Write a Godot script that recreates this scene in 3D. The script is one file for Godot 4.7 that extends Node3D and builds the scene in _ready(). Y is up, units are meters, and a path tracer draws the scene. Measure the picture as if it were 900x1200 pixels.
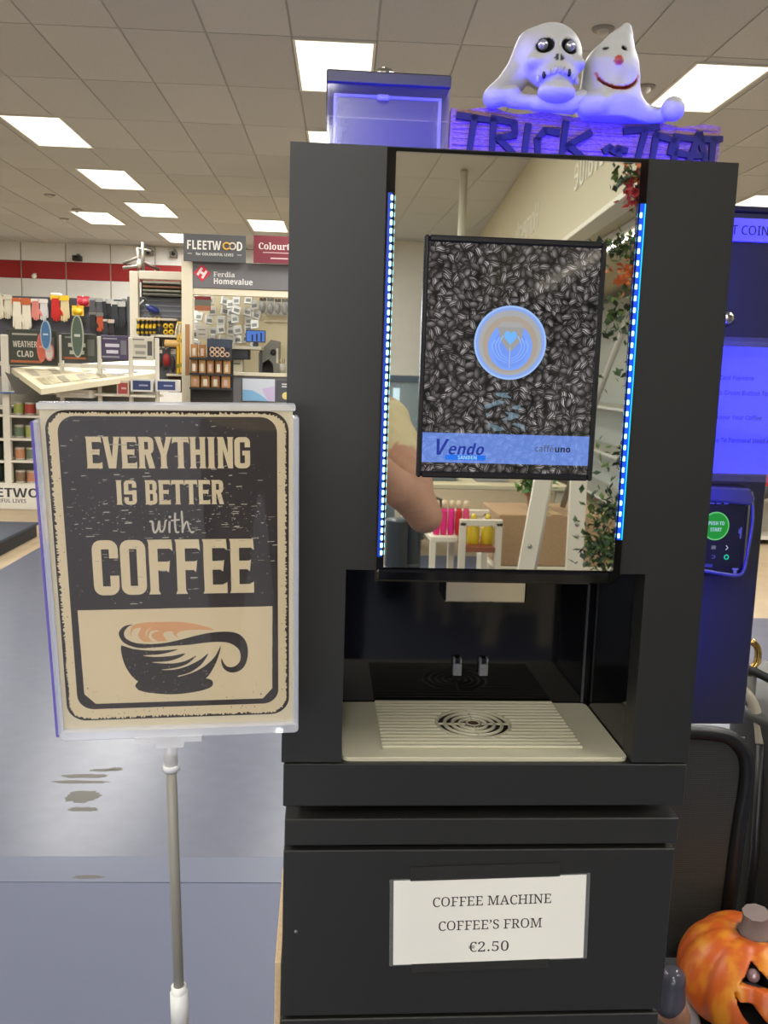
extends Node3D
# ---------------------------------------------------------------- placing and naming
var machine_place := Transform3D(Basis(Vector3.UP, 0.02230), Vector3(0.223625, 0.945600, -1.247125))
var names_used := {}
var mats := {}
var shapes := {}
var rng := RandomNumberGenerator.new()

func numbered(n: String) -> String:
	var k: int = names_used.get(n, 0)
	names_used[n] = k + 1
	return n if k == 0 else "%s_%03d" % [n, k]

func thing(n: String, label: String, category: String, place := Transform3D.IDENTITY, group := "") -> Node3D:
	var o := Node3D.new()
	o.name = numbered(n)
	add_child(o)
	o.transform = place
	o.set_meta("label", label)
	o.set_meta("category", category)
	if group: o.set_meta("group", group)
	return o

func part(n: String, mesh: Mesh, m: Material, parent: Node, place := Transform3D.IDENTITY) -> MeshInstance3D:
	var o := MeshInstance3D.new()
	o.name = n
	o.mesh = mesh
	o.material_override = m
	o.cast_shadow = GeometryInstance3D.SHADOW_CASTING_SETTING_ON
	parent.add_child(o, true)
	o.transform = place
	return o

func single(n: String, label: String, category: String, mesh: Mesh, m: Material, place := Transform3D.IDENTITY, group := "") -> MeshInstance3D:
	var o := part(numbered(n), mesh, m, self, place)
	o.set_meta("label", label)
	o.set_meta("category", category)
	if group: o.set_meta("group", group)
	return o

func structure(n: String, label: String, category: String, mesh: Mesh, m: Material, place := Transform3D.IDENTITY) -> MeshInstance3D:
	var o := single(n, label, category, mesh, m, place)
	o.set_meta("kind", "structure")
	return o

func copy(o: Node3D, n: String, place: Transform3D, label := "", group := "") -> Node3D:
	var c: Node3D = o.duplicate()
	c.name = numbered(n)
	add_child(c)
	c.transform = place
	if label: c.set_meta("label", label)
	if group: c.set_meta("group", group)
	return c

func at(x: float, y: float, z: float) -> Transform3D:
	return Transform3D(Basis.IDENTITY, Vector3(x, y, z))

func turned(x: float, y: float, z: float, rx: float, ry: float, rz: float) -> Transform3D:
	return Transform3D(Basis.from_euler(Vector3(rx, ry, rz)), Vector3(x, y, z))

func on_machine(x: float, y: float, z: float, ry := 0.0) -> Transform3D:
	return machine_place * turned(x, y, z, 0, ry, 0)

# ---------------------------------------------------------------- materials
func rgb(r: int, g: int, b: int) -> Color:
	return Color8(r, g, b)

func paint(c: Color, rough := 0.6, metal := 0.0) -> StandardMaterial3D:
	var key := "%s %.3f %.3f" % [c.to_html(), rough, metal]
	if not mats.has(key):
		var m := StandardMaterial3D.new()
		m.albedo_color = c
		m.roughness = rough
		m.metallic = metal
		mats[key] = m
	return mats[key]

func clear(c: Color, alpha: float, rough := 0.05) -> StandardMaterial3D:
	var m := StandardMaterial3D.new()
	m.transparency = BaseMaterial3D.TRANSPARENCY_ALPHA
	m.albedo_color = Color(c.r, c.g, c.b, alpha)
	m.roughness = rough
	return m

func glow(c: Color, energy: float, base := Color(0.02, 0.02, 0.02)) -> StandardMaterial3D:
	var m := StandardMaterial3D.new()
	m.albedo_color = base
	m.emission_enabled = true
	m.emission = c
	m.emission_energy_multiplier = energy
	m.roughness = 0.4
	return m

func noise_texture(seed_value: int, freq: float, a: Color, b: Color, octaves := 4, size := 512, bump := false) -> NoiseTexture2D:
	var f := FastNoiseLite.new()
	f.seed = seed_value
	f.noise_type = FastNoiseLite.TYPE_SIMPLEX_SMOOTH
	f.frequency = freq
	f.fractal_octaves = octaves
	var t := NoiseTexture2D.new()
	t.width = size
	t.height = size
	t.seamless = true
	t.noise = f
	if bump:
		t.as_normal_map = true
		t.bump_strength = 3.0
	else:
		var g := Gradient.new()
		g.set_color(0, a)
		g.set_color(1, b)
		t.color_ramp = g
	return t

func grained(a: Color, b: Color, seed_value: int, freq: float, scale: float, rough: float, bump := 0.0, metal := 0.0) -> StandardMaterial3D:
	var m := StandardMaterial3D.new()
	m.albedo_texture = noise_texture(seed_value, freq, a, b)
	m.roughness = rough
	m.metallic = metal
	m.uv1_triplanar = true
	m.uv1_world_triplanar = true
	m.uv1_scale = Vector3.ONE * scale
	if bump > 0.0:
		m.normal_enabled = true
		m.normal_texture = noise_texture(seed_value + 1, freq * 3.0, a, b, 3, 512, true)
		m.normal_scale = bump
	return m

# ---------------------------------------------------------------- shapes
func quad(st: SurfaceTool, a: Vector3, b: Vector3, c: Vector3, d: Vector3) -> void:
	# a b c d run counter-clockwise as seen from outside
	for v in [a, c, b, a, d, c]:
		st.add_vertex(v)

func tri(st: SurfaceTool, a: Vector3, b: Vector3, c: Vector3) -> void:
	for v in [a, c, b]:
		st.add_vertex(v)

func begin(smooth := false) -> SurfaceTool:
	var st := SurfaceTool.new()
	st.begin(Mesh.PRIMITIVE_TRIANGLES)
	st.set_smooth_group(0 if smooth else -1)
	return st

func finish(st: SurfaceTool) -> ArrayMesh:
	st.generate_normals()
	return st.commit()

func box_into(st: SurfaceTool, lo: Vector3, hi: Vector3, b := 0.0) -> void:
	# a box with chamfered edges
	var c := (lo + hi) / 2.0
	var h := (hi - lo) / 2.0
	b = minf(b, minf(h.x, minf(h.y, h.z)) * 0.9)
	if b <= 0.0:
		var p := func(x, y, z): return c + Vector3(x * h.x, y * h.y, z * h.z)
		quad(st, p.call(-1, -1, 1), p.call(1, -1, 1), p.call(1, 1, 1), p.call(-1, 1, 1))
		quad(st, p.call(1, -1, -1), p.call(-1, -1, -1), p.call(-1, 1, -1), p.call(1, 1, -1))
		quad(st, p.call(1, -1, 1), p.call(1, -1, -1), p.call(1, 1, -1), p.call(1, 1, 1))
		quad(st, p.call(-1, -1, -1), p.call(-1, -1, 1), p.call(-1, 1, 1), p.call(-1, 1, -1))
		quad(st, p.call(-1, 1, 1), p.call(1, 1, 1), p.call(1, 1, -1), p.call(-1, 1, -1))
		quad(st, p.call(-1, -1, -1), p.call(1, -1, -1), p.call(1, -1, 1), p.call(-1, -1, 1))
		return
	var g := h - Vector3.ONE * b
	var axes := [Vector3.RIGHT, Vector3.UP, Vector3.BACK]
	for i in 3:
		var u: Vector3 = axes[(i + 1) % 3]
		var v: Vector3 = axes[(i + 2) % 3]
		var n: Vector3 = axes[i]
		var gu: Vector3 = u * g[(i + 1) % 3]
		var gv: Vector3 = v * g[(i + 2) % 3]
		for s in [1.0, -1.0]:
			var o: Vector3 = c + n * h[i] * s
			if s > 0: quad(st, o - gu - gv, o + gu - gv, o + gu + gv, o - gu + gv)
			else: quad(st, o - gu + gv, o + gu + gv, o + gu - gv, o - gu - gv)
		# the four chamfers that run along axis i
		for su in [1.0, -1.0]:
			for sv in [1.0, -1.0]:
				var e0: Vector3 = c + u * h[(i + 1) % 3] * su + gv * sv
				var e1: Vector3 = c + gu * su + v * h[(i + 2) % 3] * sv
				var gn: Vector3 = n * g[i]
				if su * sv > 0: quad(st, e0 - gn, e0 + gn, e1 + gn, e1 - gn)
				else: quad(st, e0 + gn, e0 - gn, e1 - gn, e1 + gn)
	for sx in [1.0, -1.0]:
		for sy in [1.0, -1.0]:
			for sz in [1.0, -1.0]:
				var a := c + Vector3(h.x * sx, g.y * sy, g.z * sz)
				var d := c + Vector3(g.x * sx, h.y * sy, g.z * sz)
				var e := c + Vector3(g.x * sx, g.y * sy, h.z * sz)
				if sx * sy * sz > 0: tri(st, a, d, e)
				else: tri(st, a, e, d)

func bar(lo: Vector3, hi: Vector3, b := 0.0) -> ArrayMesh:
	var key := "%s %s %.4f" % [lo, hi, b]
	if not shapes.has(key):
		var st := begin()
		box_into(st, lo, hi, b)
		shapes[key] = finish(st)
	return shapes[key]

func block(x: float, y: float, z: float, b := 0.0) -> ArrayMesh:
	return bar(Vector3(-x, -y, -z) / 2.0, Vector3(x, y, z) / 2.0, b)

func bars(list: Array, b := 0.0) -> ArrayMesh:
	# several boxes joined into one part: [x0, y0, z0, x1, y1, z1]
	var st := begin()
	for a in list:
		box_into(st, Vector3(a[0], a[1], a[2]), Vector3(a[3], a[4], a[5]), b)
	return finish(st)

func extrude(points: PackedVector2Array, z0: float, z1: float, bevel := 0.0) -> ArrayMesh:
	# a flat outline given thickness from z0 (back) to z1 (front), with a bevelled front rim
	var st := begin()
	extrude_into(st, points, z0, z1, bevel)
	return finish(st)

func extrude_into(st: SurfaceTool, pts: PackedVector2Array, z0: float, z1: float, bevel := 0.0) -> void:
	if Geometry2D.is_polygon_clockwise(pts):
		pts = pts.duplicate()
		pts.reverse()
	var top := pts
	if bevel > 0.0:
		var r := Geometry2D.offset_polygon(pts, -bevel)
		if r.size() == 1 and r[0].size() == pts.size():
			# start the inner ring at the corner nearest to the outer ring's first
			var best := 0
			for i in r[0].size():
				if r[0][i].distance_to(pts[0]) < r[0][best].distance_to(pts[0]): best = i
			top = PackedVector2Array()
			for i in pts.size(): top.append(r[0][(best + i) % pts.size()])
			if Geometry2D.is_polygon_clockwise(top): top = pts
	var zm := z1 - (bevel if top != pts else 0.0)
	var ids := Geometry2D.triangulate_polygon(top)
	for i in range(0, ids.size(), 3):
		var a := top[ids[i]]
		var b := top[ids[i + 1]]
		var c := top[ids[i + 2]]
		if (b - a).cross(c - a) < 0:
			var k := b
			b = c
			c = k
		tri(st, Vector3(a.x, a.y, z1), Vector3(b.x, b.y, z1), Vector3(c.x, c.y, z1))
	ids = Geometry2D.triangulate_polygon(pts)
	for i in range(0, ids.size(), 3):
		var a := pts[ids[i]]
		var b := pts[ids[i + 1]]
		var c := pts[ids[i + 2]]
		if (b - a).cross(c - a) < 0:
			var k := b
			b = c
			c = k
		tri(st, Vector3(a.x, a.y, z0), Vector3(c.x, c.y, z0), Vector3(b.x, b.y, z0))
	var n := pts.size()
	for i in n:
		var a := pts[i]
		var b := pts[(i + 1) % n]
		quad(st, Vector3(a.x, a.y, z0), Vector3(b.x, b.y, z0), Vector3(b.x, b.y, zm), Vector3(a.x, a.y, zm))
		if top != pts:
			var c := top[i]
			var d := top[(i + 1) % n]
			quad(st, Vector3(a.x, a.y, zm), Vector3(b.x, b.y, zm), Vector3(d.x, d.y, z1), Vector3(c.x, c.y, z1))

func round_rect(x0: float, y0: float, x1: float, y1: float, r: float, seg := 5) -> PackedVector2Array:
	var p := PackedVector2Array()
	var cs := [Vector2(x1 - r, y1 - r), Vector2(x0 + r, y1 - r), Vector2(x0 + r, y0 + r), Vector2(x1 - r, y0 + r)]
	for k in 4:
		for i in seg + 1:
			p.append(cs[k] + Vector2.from_angle((k + float(i) / seg) * PI / 2.0) * r)
	return p

func oval(cx: float, cy: float, rx: float, ry: float, seg := 24) -> PackedVector2Array:
	var p := PackedVector2Array()
	for i in seg:
		var a := TAU * i / seg
		p.append(Vector2(cx + cos(a) * rx, cy + sin(a) * ry))
	return p

func lathe(profile: Array, seg := 24) -> ArrayMesh:
	# profile of [radius, height] from bottom to top, turned round the y axis
	var st := begin(true)
	lathe_into(st, profile, seg, Transform3D.IDENTITY)
	return finish(st)

func lathe_into(st: SurfaceTool, profile: Array, seg: int, place: Transform3D) -> void:
	for i in profile.size() - 1:
		for k in seg:
			var a := TAU * k / seg
			var b := TAU * (k + 1) / seg
			var r0: float = profile[i][0]
			var r1: float = profile[i + 1][0]
			var y0: float = profile[i][1]
			var y1: float = profile[i + 1][1]
			var p := place * Vector3(sin(a) * r0, y0, cos(a) * r0)
			var q := place * Vector3(sin(b) * r0, y0, cos(b) * r0)
			var r := place * Vector3(sin(b) * r1, y1, cos(b) * r1)
			var s := place * Vector3(sin(a) * r1, y1, cos(a) * r1)
			if r0 < 1e-6: tri(st, p, r, s)
			elif r1 < 1e-6: tri(st, p, q, r)
			else: quad(st, p, q, r, s)

func tube(path: Array, r: float, seg := 10, r_end := -1.0) -> ArrayMesh:
	var st := begin(true)
	tube_into(st, path, r, seg, r_end)
	return finish(st)

func tube_into(st: SurfaceTool, path: Array, r: float, seg := 10, r_end := -1.0) -> void:
	var n := path.size()
	var rings := []
	var side := Vector3.ZERO
	for i in n:
		var t: Vector3 = (path[mini(i + 1, n - 1)] - path[maxi(i - 1, 0)]).normalized()
		if side == Vector3.ZERO:
			side = t.cross(Vector3.UP if absf(t.y) < 0.9 else Vector3.RIGHT).normalized()
		side = (side - t * side.dot(t)).normalized()
		var up := side.cross(t)
		var rr := r if r_end < 0.0 else lerpf(r, r_end, float(i) / (n - 1))
		var ring := []
		for k in seg:
			var a := TAU * k / seg
			ring.append(path[i] + (side * cos(a) + up * sin(a)) * rr)
		rings.append(ring)
	for i in n - 1:
		for k in seg:
			var j := (k + 1) % seg
			quad(st, rings[i][j], rings[i][k], rings[i + 1][k], rings[i + 1][j])
	for k in seg:
		var j := (k + 1) % seg
		tri(st, path[0], rings[0][k], rings[0][j])
		tri(st, path[n - 1], rings[n - 1][j], rings[n - 1][k])

func ball(rx: float, ry: float, rz: float, seg := 16) -> ArrayMesh:
	var prof := []
	for i in seg / 2 + 1:
		var a := -PI / 2.0 + PI * i / (seg / 2)
		prof.append([maxf(cos(a), 0.0), sin(a)])
	prof[0][0] = 0.0
	prof[-1][0] = 0.0
	var st := begin(true)
	lathe_into(st, prof, seg, Transform3D(Basis.from_scale(Vector3(rx, ry, rz)), Vector3.ZERO))
	return finish(st)

func letters(txt: String, height: float, depth := 0.001, bold := true, serif := false, squeeze := 1.0, align := 1, italic := 0.0) -> ArrayMesh:
	# lettering as thin raised print; height is that of a capital; align 0 left, 1 centre
	var key := "txt %s %f %f %s %s %f %d %f" % [txt, height, depth, bold, serif, squeeze, align, italic]
	if shapes.has(key): return shapes[key]
	var f := SystemFont.new()
	f.font_names = PackedStringArray(["Droid Serif" if serif else "Droid Sans"])
	f.font_weight = 700 if bold else 400
	var t := TextMesh.new()
	t.font = f
	t.text = txt
	t.font_size = 64
	t.pixel_size = height / 46.0
	t.depth = depth
	t.curve_step = 1.5
	t.horizontal_alignment = HORIZONTAL_ALIGNMENT_LEFT if align == 0 else HORIZONTAL_ALIGNMENT_CENTER
	t.vertical_alignment = VERTICAL_ALIGNMENT_CENTER
	var st := SurfaceTool.new()
	st.begin(Mesh.PRIMITIVE_TRIANGLES)
	var b := Basis(Vector3(squeeze, 0, 0), Vector3(italic, 1, 0), Vector3(0, 0, 1))
	st.append_from(t, 0, Transform3D(b, Vector3.ZERO))
	shapes[key] = st.commit()
	return shapes[key]

# ---------------------------------------------------------------- sculpted surfaces: a distance field meshed as surface nets
func limb(p: Vector3, a: Vector3, b: Vector3, ra: float, rb: float) -> float:
	var ab := b - a
	var t := clampf((p - a).dot(ab) / ab.length_squared(), 0.0, 1.0)
	return p.distance_to(a + ab * t) - lerpf(ra, rb, t)

func egg(p: Vector3, c: Vector3, r: Vector3) -> float:
	var q := (p - c) / r
	var k := q.length()
	return (k - 1.0) * minf(r.x, minf(r.y, r.z)) if k < 0.3 else k * (k - 1.0) / (q / r).length()

func smin(a: float, b: float, k: float) -> float:
	var h := clampf(0.5 + 0.5 * (b - a) / k, 0.0, 1.0)
	return lerpf(b, a, h) - k * h * (1.0 - h)

func sculpt(field: Callable, lo: Vector3, hi: Vector3, cell: float, tint = null) -> ArrayMesh:
	var B := 4
	var nb := Vector3i(((hi - lo) / (cell * B)).ceil())
	var n := nb * B + Vector3i.ONE
	var count := n.x * n.y * n.z
	var val := PackedFloat32Array()
	val.resize(count)
	val.fill(1e9)
	var done := PackedByteArray()
	done.resize(count)
	var sx := 1
	var sy := n.x
	var sz := n.x * n.y
	var reach := cell * B * 0.9 + cell * 2.0
	var near_blocks := []
	for bz in nb.z:
		for by in nb.y:
			for bx in nb.x:
				var o := Vector3i(bx, by, bz) * B
				var d: float = field.call(lo + (Vector3(o) + Vector3.ONE * B * 0.5) * cell)
				var near := absf(d) < reach
				if near: near_blocks.append(o)
				for z in B + 1:
					for y in B + 1:
						var i := (o.z + z) * sz + (o.y + y) * sy + o.x
						for x in B + 1:
							if near:
								if done[i + x] == 0:
									done[i + x] = 1
									val[i + x] = field.call(lo + Vector3(o.x + x, o.y + y, o.z + z) * cell)
							elif done[i + x] == 0 and val[i + x] > 1e8:
								val[i + x] = signf(d) * cell * 4.0
	var ids := {}
	var pos := PackedVector3Array()
	var offs := [0, sx, sy, sx + sy, sz, sx + sz, sy + sz, sx + sy + sz]
	var edges := [[0, 1], [2, 3], [4, 5], [6, 7], [0, 2], [1, 3], [4, 6], [5, 7], [0, 4], [1, 5], [2, 6], [3, 7]]
	for o: Vector3i in near_blocks:
		for z in B:
			for y in B:
				for x in B:
					var i := (o.z + z) * sz + (o.y + y) * sy + o.x + x
					var inside := 0
					for k in 8:
						if val[i + offs[k]] < 0.0: inside += 1
					if inside == 0 or inside == 8: continue
					var sum := Vector3.ZERO
					var c := 0
					for e in edges:
						var a: float = val[i + offs[e[0]]]
						var b: float = val[i + offs[e[1]]]
						if (a < 0.0) != (b < 0.0):
							var t := a / (a - b)
							var pa := Vector3(e[0] & 1, (e[0] >> 1) & 1, e[0] >> 2)
							var pb := Vector3(e[1] & 1, (e[1] >> 1) & 1, e[1] >> 2)
							sum += pa.lerp(pb, t)
							c += 1
					ids[i] = pos.size()
					pos.append(lo + (Vector3(o.x + x, o.y + y, o.z + z) + sum / c) * cell)
	var index := PackedInt32Array()
	var strides := [sx, sy, sz]
	for i: int in ids:
		for ax in 3:
			var u: int = strides[(ax + 1) % 3]
			var v: int = strides[(ax + 2) % 3]
			var a := val[i]
			var b := val[i + strides[ax]]
			if (a < 0.0) == (b < 0.0): continue
			if not (ids.has(i - u) and ids.has(i - v) and ids.has(i - u - v)): continue
			var q := [ids[i - u - v], ids[i - v], ids[i], ids[i - u]]
			if a < 0.0: index.append_array([q[0], q[2], q[1], q[0], q[3], q[2]])
			else: index.append_array([q[0], q[1], q[2], q[0], q[2], q[3]])
	var nor := PackedVector3Array()
	nor.resize(pos.size())
	for i in range(0, index.size(), 3):
		var a := index[i]
		var b := index[i + 1]
		var c := index[i + 2]
		var fn := (pos[c] - pos[a]).cross(pos[b] - pos[a])
		nor[a] += fn
		nor[b] += fn
		nor[c] += fn
	var arrays := []
	arrays.resize(Mesh.ARRAY_MAX)
	for i in nor.size(): nor[i] = nor[i].normalized()
	arrays[Mesh.ARRAY_VERTEX] = pos
	arrays[Mesh.ARRAY_NORMAL] = nor
	arrays[Mesh.ARRAY_INDEX] = index
	if tint != null:
		var col := PackedColorArray()
		for p in pos: col.append(tint.call(p))
		arrays[Mesh.ARRAY_COLOR] = col
	var am := ArrayMesh.new()
	am.add_surface_from_arrays(Mesh.PRIMITIVE_TRIANGLES, arrays)
	return am

func tinted(rough := 0.5) -> StandardMaterial3D:
	var m := StandardMaterial3D.new()
	m.vertex_color_use_as_albedo = true
	m.roughness = rough
	return m

# ---------------------------------------------------------------- print: polygons filled into an image
func fill(img: Image, pts: PackedVector2Array, c: Color) -> void:
	var y0 := 1e9
	var y1 := -1e9
	for p in pts:
		y0 = minf(y0, p.y)
		y1 = maxf(y1, p.y)
	for y in range(maxi(0, int(y0)), mini(img.get_height(), int(y1) + 1)):
		var yc := y + 0.5
		var xs := []
		for i in pts.size():
			var a := pts[i]
			var b := pts[(i + 1) % pts.size()]
			if (a.y <= yc) != (b.y <= yc):
				xs.append(a.x + (yc - a.y) / (b.y - a.y) * (b.x - a.x))
		xs.sort()
		for k in range(0, xs.size() - 1, 2):
			var xa := int(round(xs[k]))
			var xb := int(round(xs[k + 1]))
			if xb > xa: img.fill_rect(Rect2i(xa, y, xb - xa, 1), c)

func stroke(img: Image, pts: Array, w0: float, w1: float, c: Color) -> void:
	for i in pts.size() - 1:
		var a: Vector2 = pts[i]
		var b: Vector2 = pts[i + 1]
		var ra := lerpf(w0, w1, float(i) / (pts.size() - 1)) / 2.0
		var n := maxi(1, int(a.distance_to(b) / maxf(1.0, ra * 0.4)))
		for k in n + 1:
			var p := a.lerp(b, float(k) / n)
			fill(img, oval(p.x, p.y, ra, ra, 10), c)

func curve(ctrl: Array, per := 8) -> Array:
	# Catmull-Rom through the points
	var out := []
	for i in ctrl.size() - 1:
		var p0 = ctrl[maxi(i - 1, 0)]
		var p1 = ctrl[i]
		var p2 = ctrl[i + 1]
		var p3 = ctrl[mini(i + 2, ctrl.size() - 1)]
		for k in per:
			out.append(p1.cubic_interpolate(p2, p0, p3, float(k) / per))
	out.append(ctrl[-1])
	return out

func picture(img: Image) -> ImageTexture:
	return ImageTexture.create_from_image(img)

# ================================================================ the scene
func _ready() -> void:
	rng.seed = 11
	camera_and_light()
	room()
	ceiling_fittings()
	machine()
	cabinet()
	payment_tower()
	hopper()
	ornament()
	sign_stand()
	right_corner()
	shop_far_end()
	kiosk()
	paint_stand()
	behind_the_camera()
	photographer()

func camera_and_light() -> void:
	var cam := Camera3D.new()
	cam.name = "camera"
	cam.transform = Transform3D(Basis(Vector3(0.998576, 0.030351, 0.043880), Vector3(-0.023422, 0.988320, -0.150581), Vector3(-0.047937, 0.149339, 0.987623)), Vector3(0, 1.5, 0))
	cam.fov = 58.84
	cam.near = 0.01
	cam.far = 100.0
	add_child(cam)
	cam.current = true
	var e := Environment.new()
	e.background_mode = Environment.BG_SKY
	var sky := Sky.new()
	var sm := ProceduralSkyMaterial.new()
	sm.sky_top_color = Color(0.62, 0.68, 0.76)
	sm.sky_horizon_color = Color(0.85, 0.87, 0.9)
	sm.ground_bottom_color = Color(0.3, 0.3, 0.3)
	sm.ground_horizon_color = Color(0.6, 0.6, 0.6)
	sm.sky_energy_multiplier = 3.5
	sm.ground_energy_multiplier = 2.0
	sky.sky_material = sm
	e.sky = sky
	e.tonemap_mode = Environment.TONE_MAPPER_LINEAR
	e.tonemap_exposure = 1.0
	e.sdfgi_enabled = true
	e.ssao_enabled = true
	e.ssil_enabled = true
	var we := WorldEnvironment.new()
	we.environment = e
	add_child(we)
	# the shop's square ceiling panels: each a glowing diffuser in a thin frame and the light it gives
	var seen := ["near the top edge, above the lidded hopper", "half hidden behind the lidded hopper", "cut by the photo's left edge", "third along the left row of ceiling panels", "fourth along the left row of ceiling panels", "farthest left of the small distant panels", "above the maroon sign", "just behind the dark grey shop sign", "right of the ghost figure", "low at the right edge above the payment tower"]
	var spots := [[-0.121, -7.46], [-0.121, -9.90], [-3.045, -9.82], [-2.97, -12.09], [-2.915, -14.24], [-3.95, -15.19], [-1.275, -15.31], [-3.0, -17.1], [2.82, -7.55], [5.3, -12.0]]
	for z in [-5.05, -2.65, -0.25, 2.15, 4.55]:
		for x in [-3.05, -0.12, 2.82]:
			if (x > 1.0 and z > 2.0) or (x == -0.12 and z > -3.0 and z < 0.0): continue
			spots.append([x, z])
	for a in [[2.82, -10.0], [5.7, -5.05], [5.7, -0.25], [-6.0, -5.05], [-6.0, -9.8], [-6.0, -14.2], [-6.0, -0.25], [-3.05, 6.95], [-3.05, 9.35], [-6.0, 7.0], [-0.12, 6.95], [-0.12, 9.35], [-0.12, 11.75], [-3.05, 11.75], [2.82, -14.2], [5.7, -15.2]]:  # back rows added unseen, to brighten the ceiling shown in the mirror
		spots.append(a)
	var frame := bars([[-0.298, 0, -0.598, -0.278, 0.012, 0.598], [0.278, 0, -0.598, 0.298, 0.012, 0.598], [-0.278, 0, -0.598, 0.278, 0.012, -0.578], [-0.278, 0, 0.578, 0.278, 0.012, 0.598]])
	var face := bar(Vector3(-0.278, 0.002, -0.578), Vector3(0.278, 0.01, 0.578))
	var white := glow(Color(1.0, 0.97, 0.9), 1.6, Color(0.8, 0.8, 0.8))
	for i in spots.size():
		var t := thing("ceiling_light", "white ceiling light panel " + (seen[i] if i < seen.size() else "outside the view, added over the shop floor"), "ceiling light", at(spots[i][0], 3.822, spots[i][1]), "ceiling light panels")
		part("frame", frame, paint(rgb(225, 222, 212), 0.5), t)
		part("diffuser", face, white, t)
		var l := AreaLight3D.new()
		l.name = "light"
		l.area_size = Vector2(0.55, 1.15)
		l.light_color = Color(1.0, 0.995, 0.975)
		l.light_energy = 6.0
		l.shadow_enabled = true
		l.area_range = 40.0
		t.add_child(l)
		l.transform = turned(0, -0.006, 0, -PI / 2.0, 0, 0)

func ceiling_fittings() -> void:
	var spots := [[-4.142, -13.335, "small grey sprinkler on the ceiling at far left"], [-4.086, -14.45, "small pale ceiling sensor beside the leftmost distant light panel"], [-4.562, -15.40, "flat pale ceiling sensor, farthest left"], [1.679, -6.419, "grey round ceiling sensor behind the ghost's tip"], [2.351, -7.561, "small pale ceiling sensor right of the ghost"]]
	for s in spots:
		var t := thing("ceiling_sensor", s[2], "sensor", at(s[0], 3.834, s[1]))
		part("plate", lathe([[0, -0.015], [0.07, -0.015], [0.075, -0.006], [0.075, 0.0], [0, 0.0]], 20), paint(rgb(150, 146, 138), 0.6), t)
		part("dome", lathe([[0, -0.055], [0.02, -0.05], [0.035, -0.035], [0.04, -0.015]], 16), paint(rgb(196, 190, 180), 0.4), t)

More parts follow.
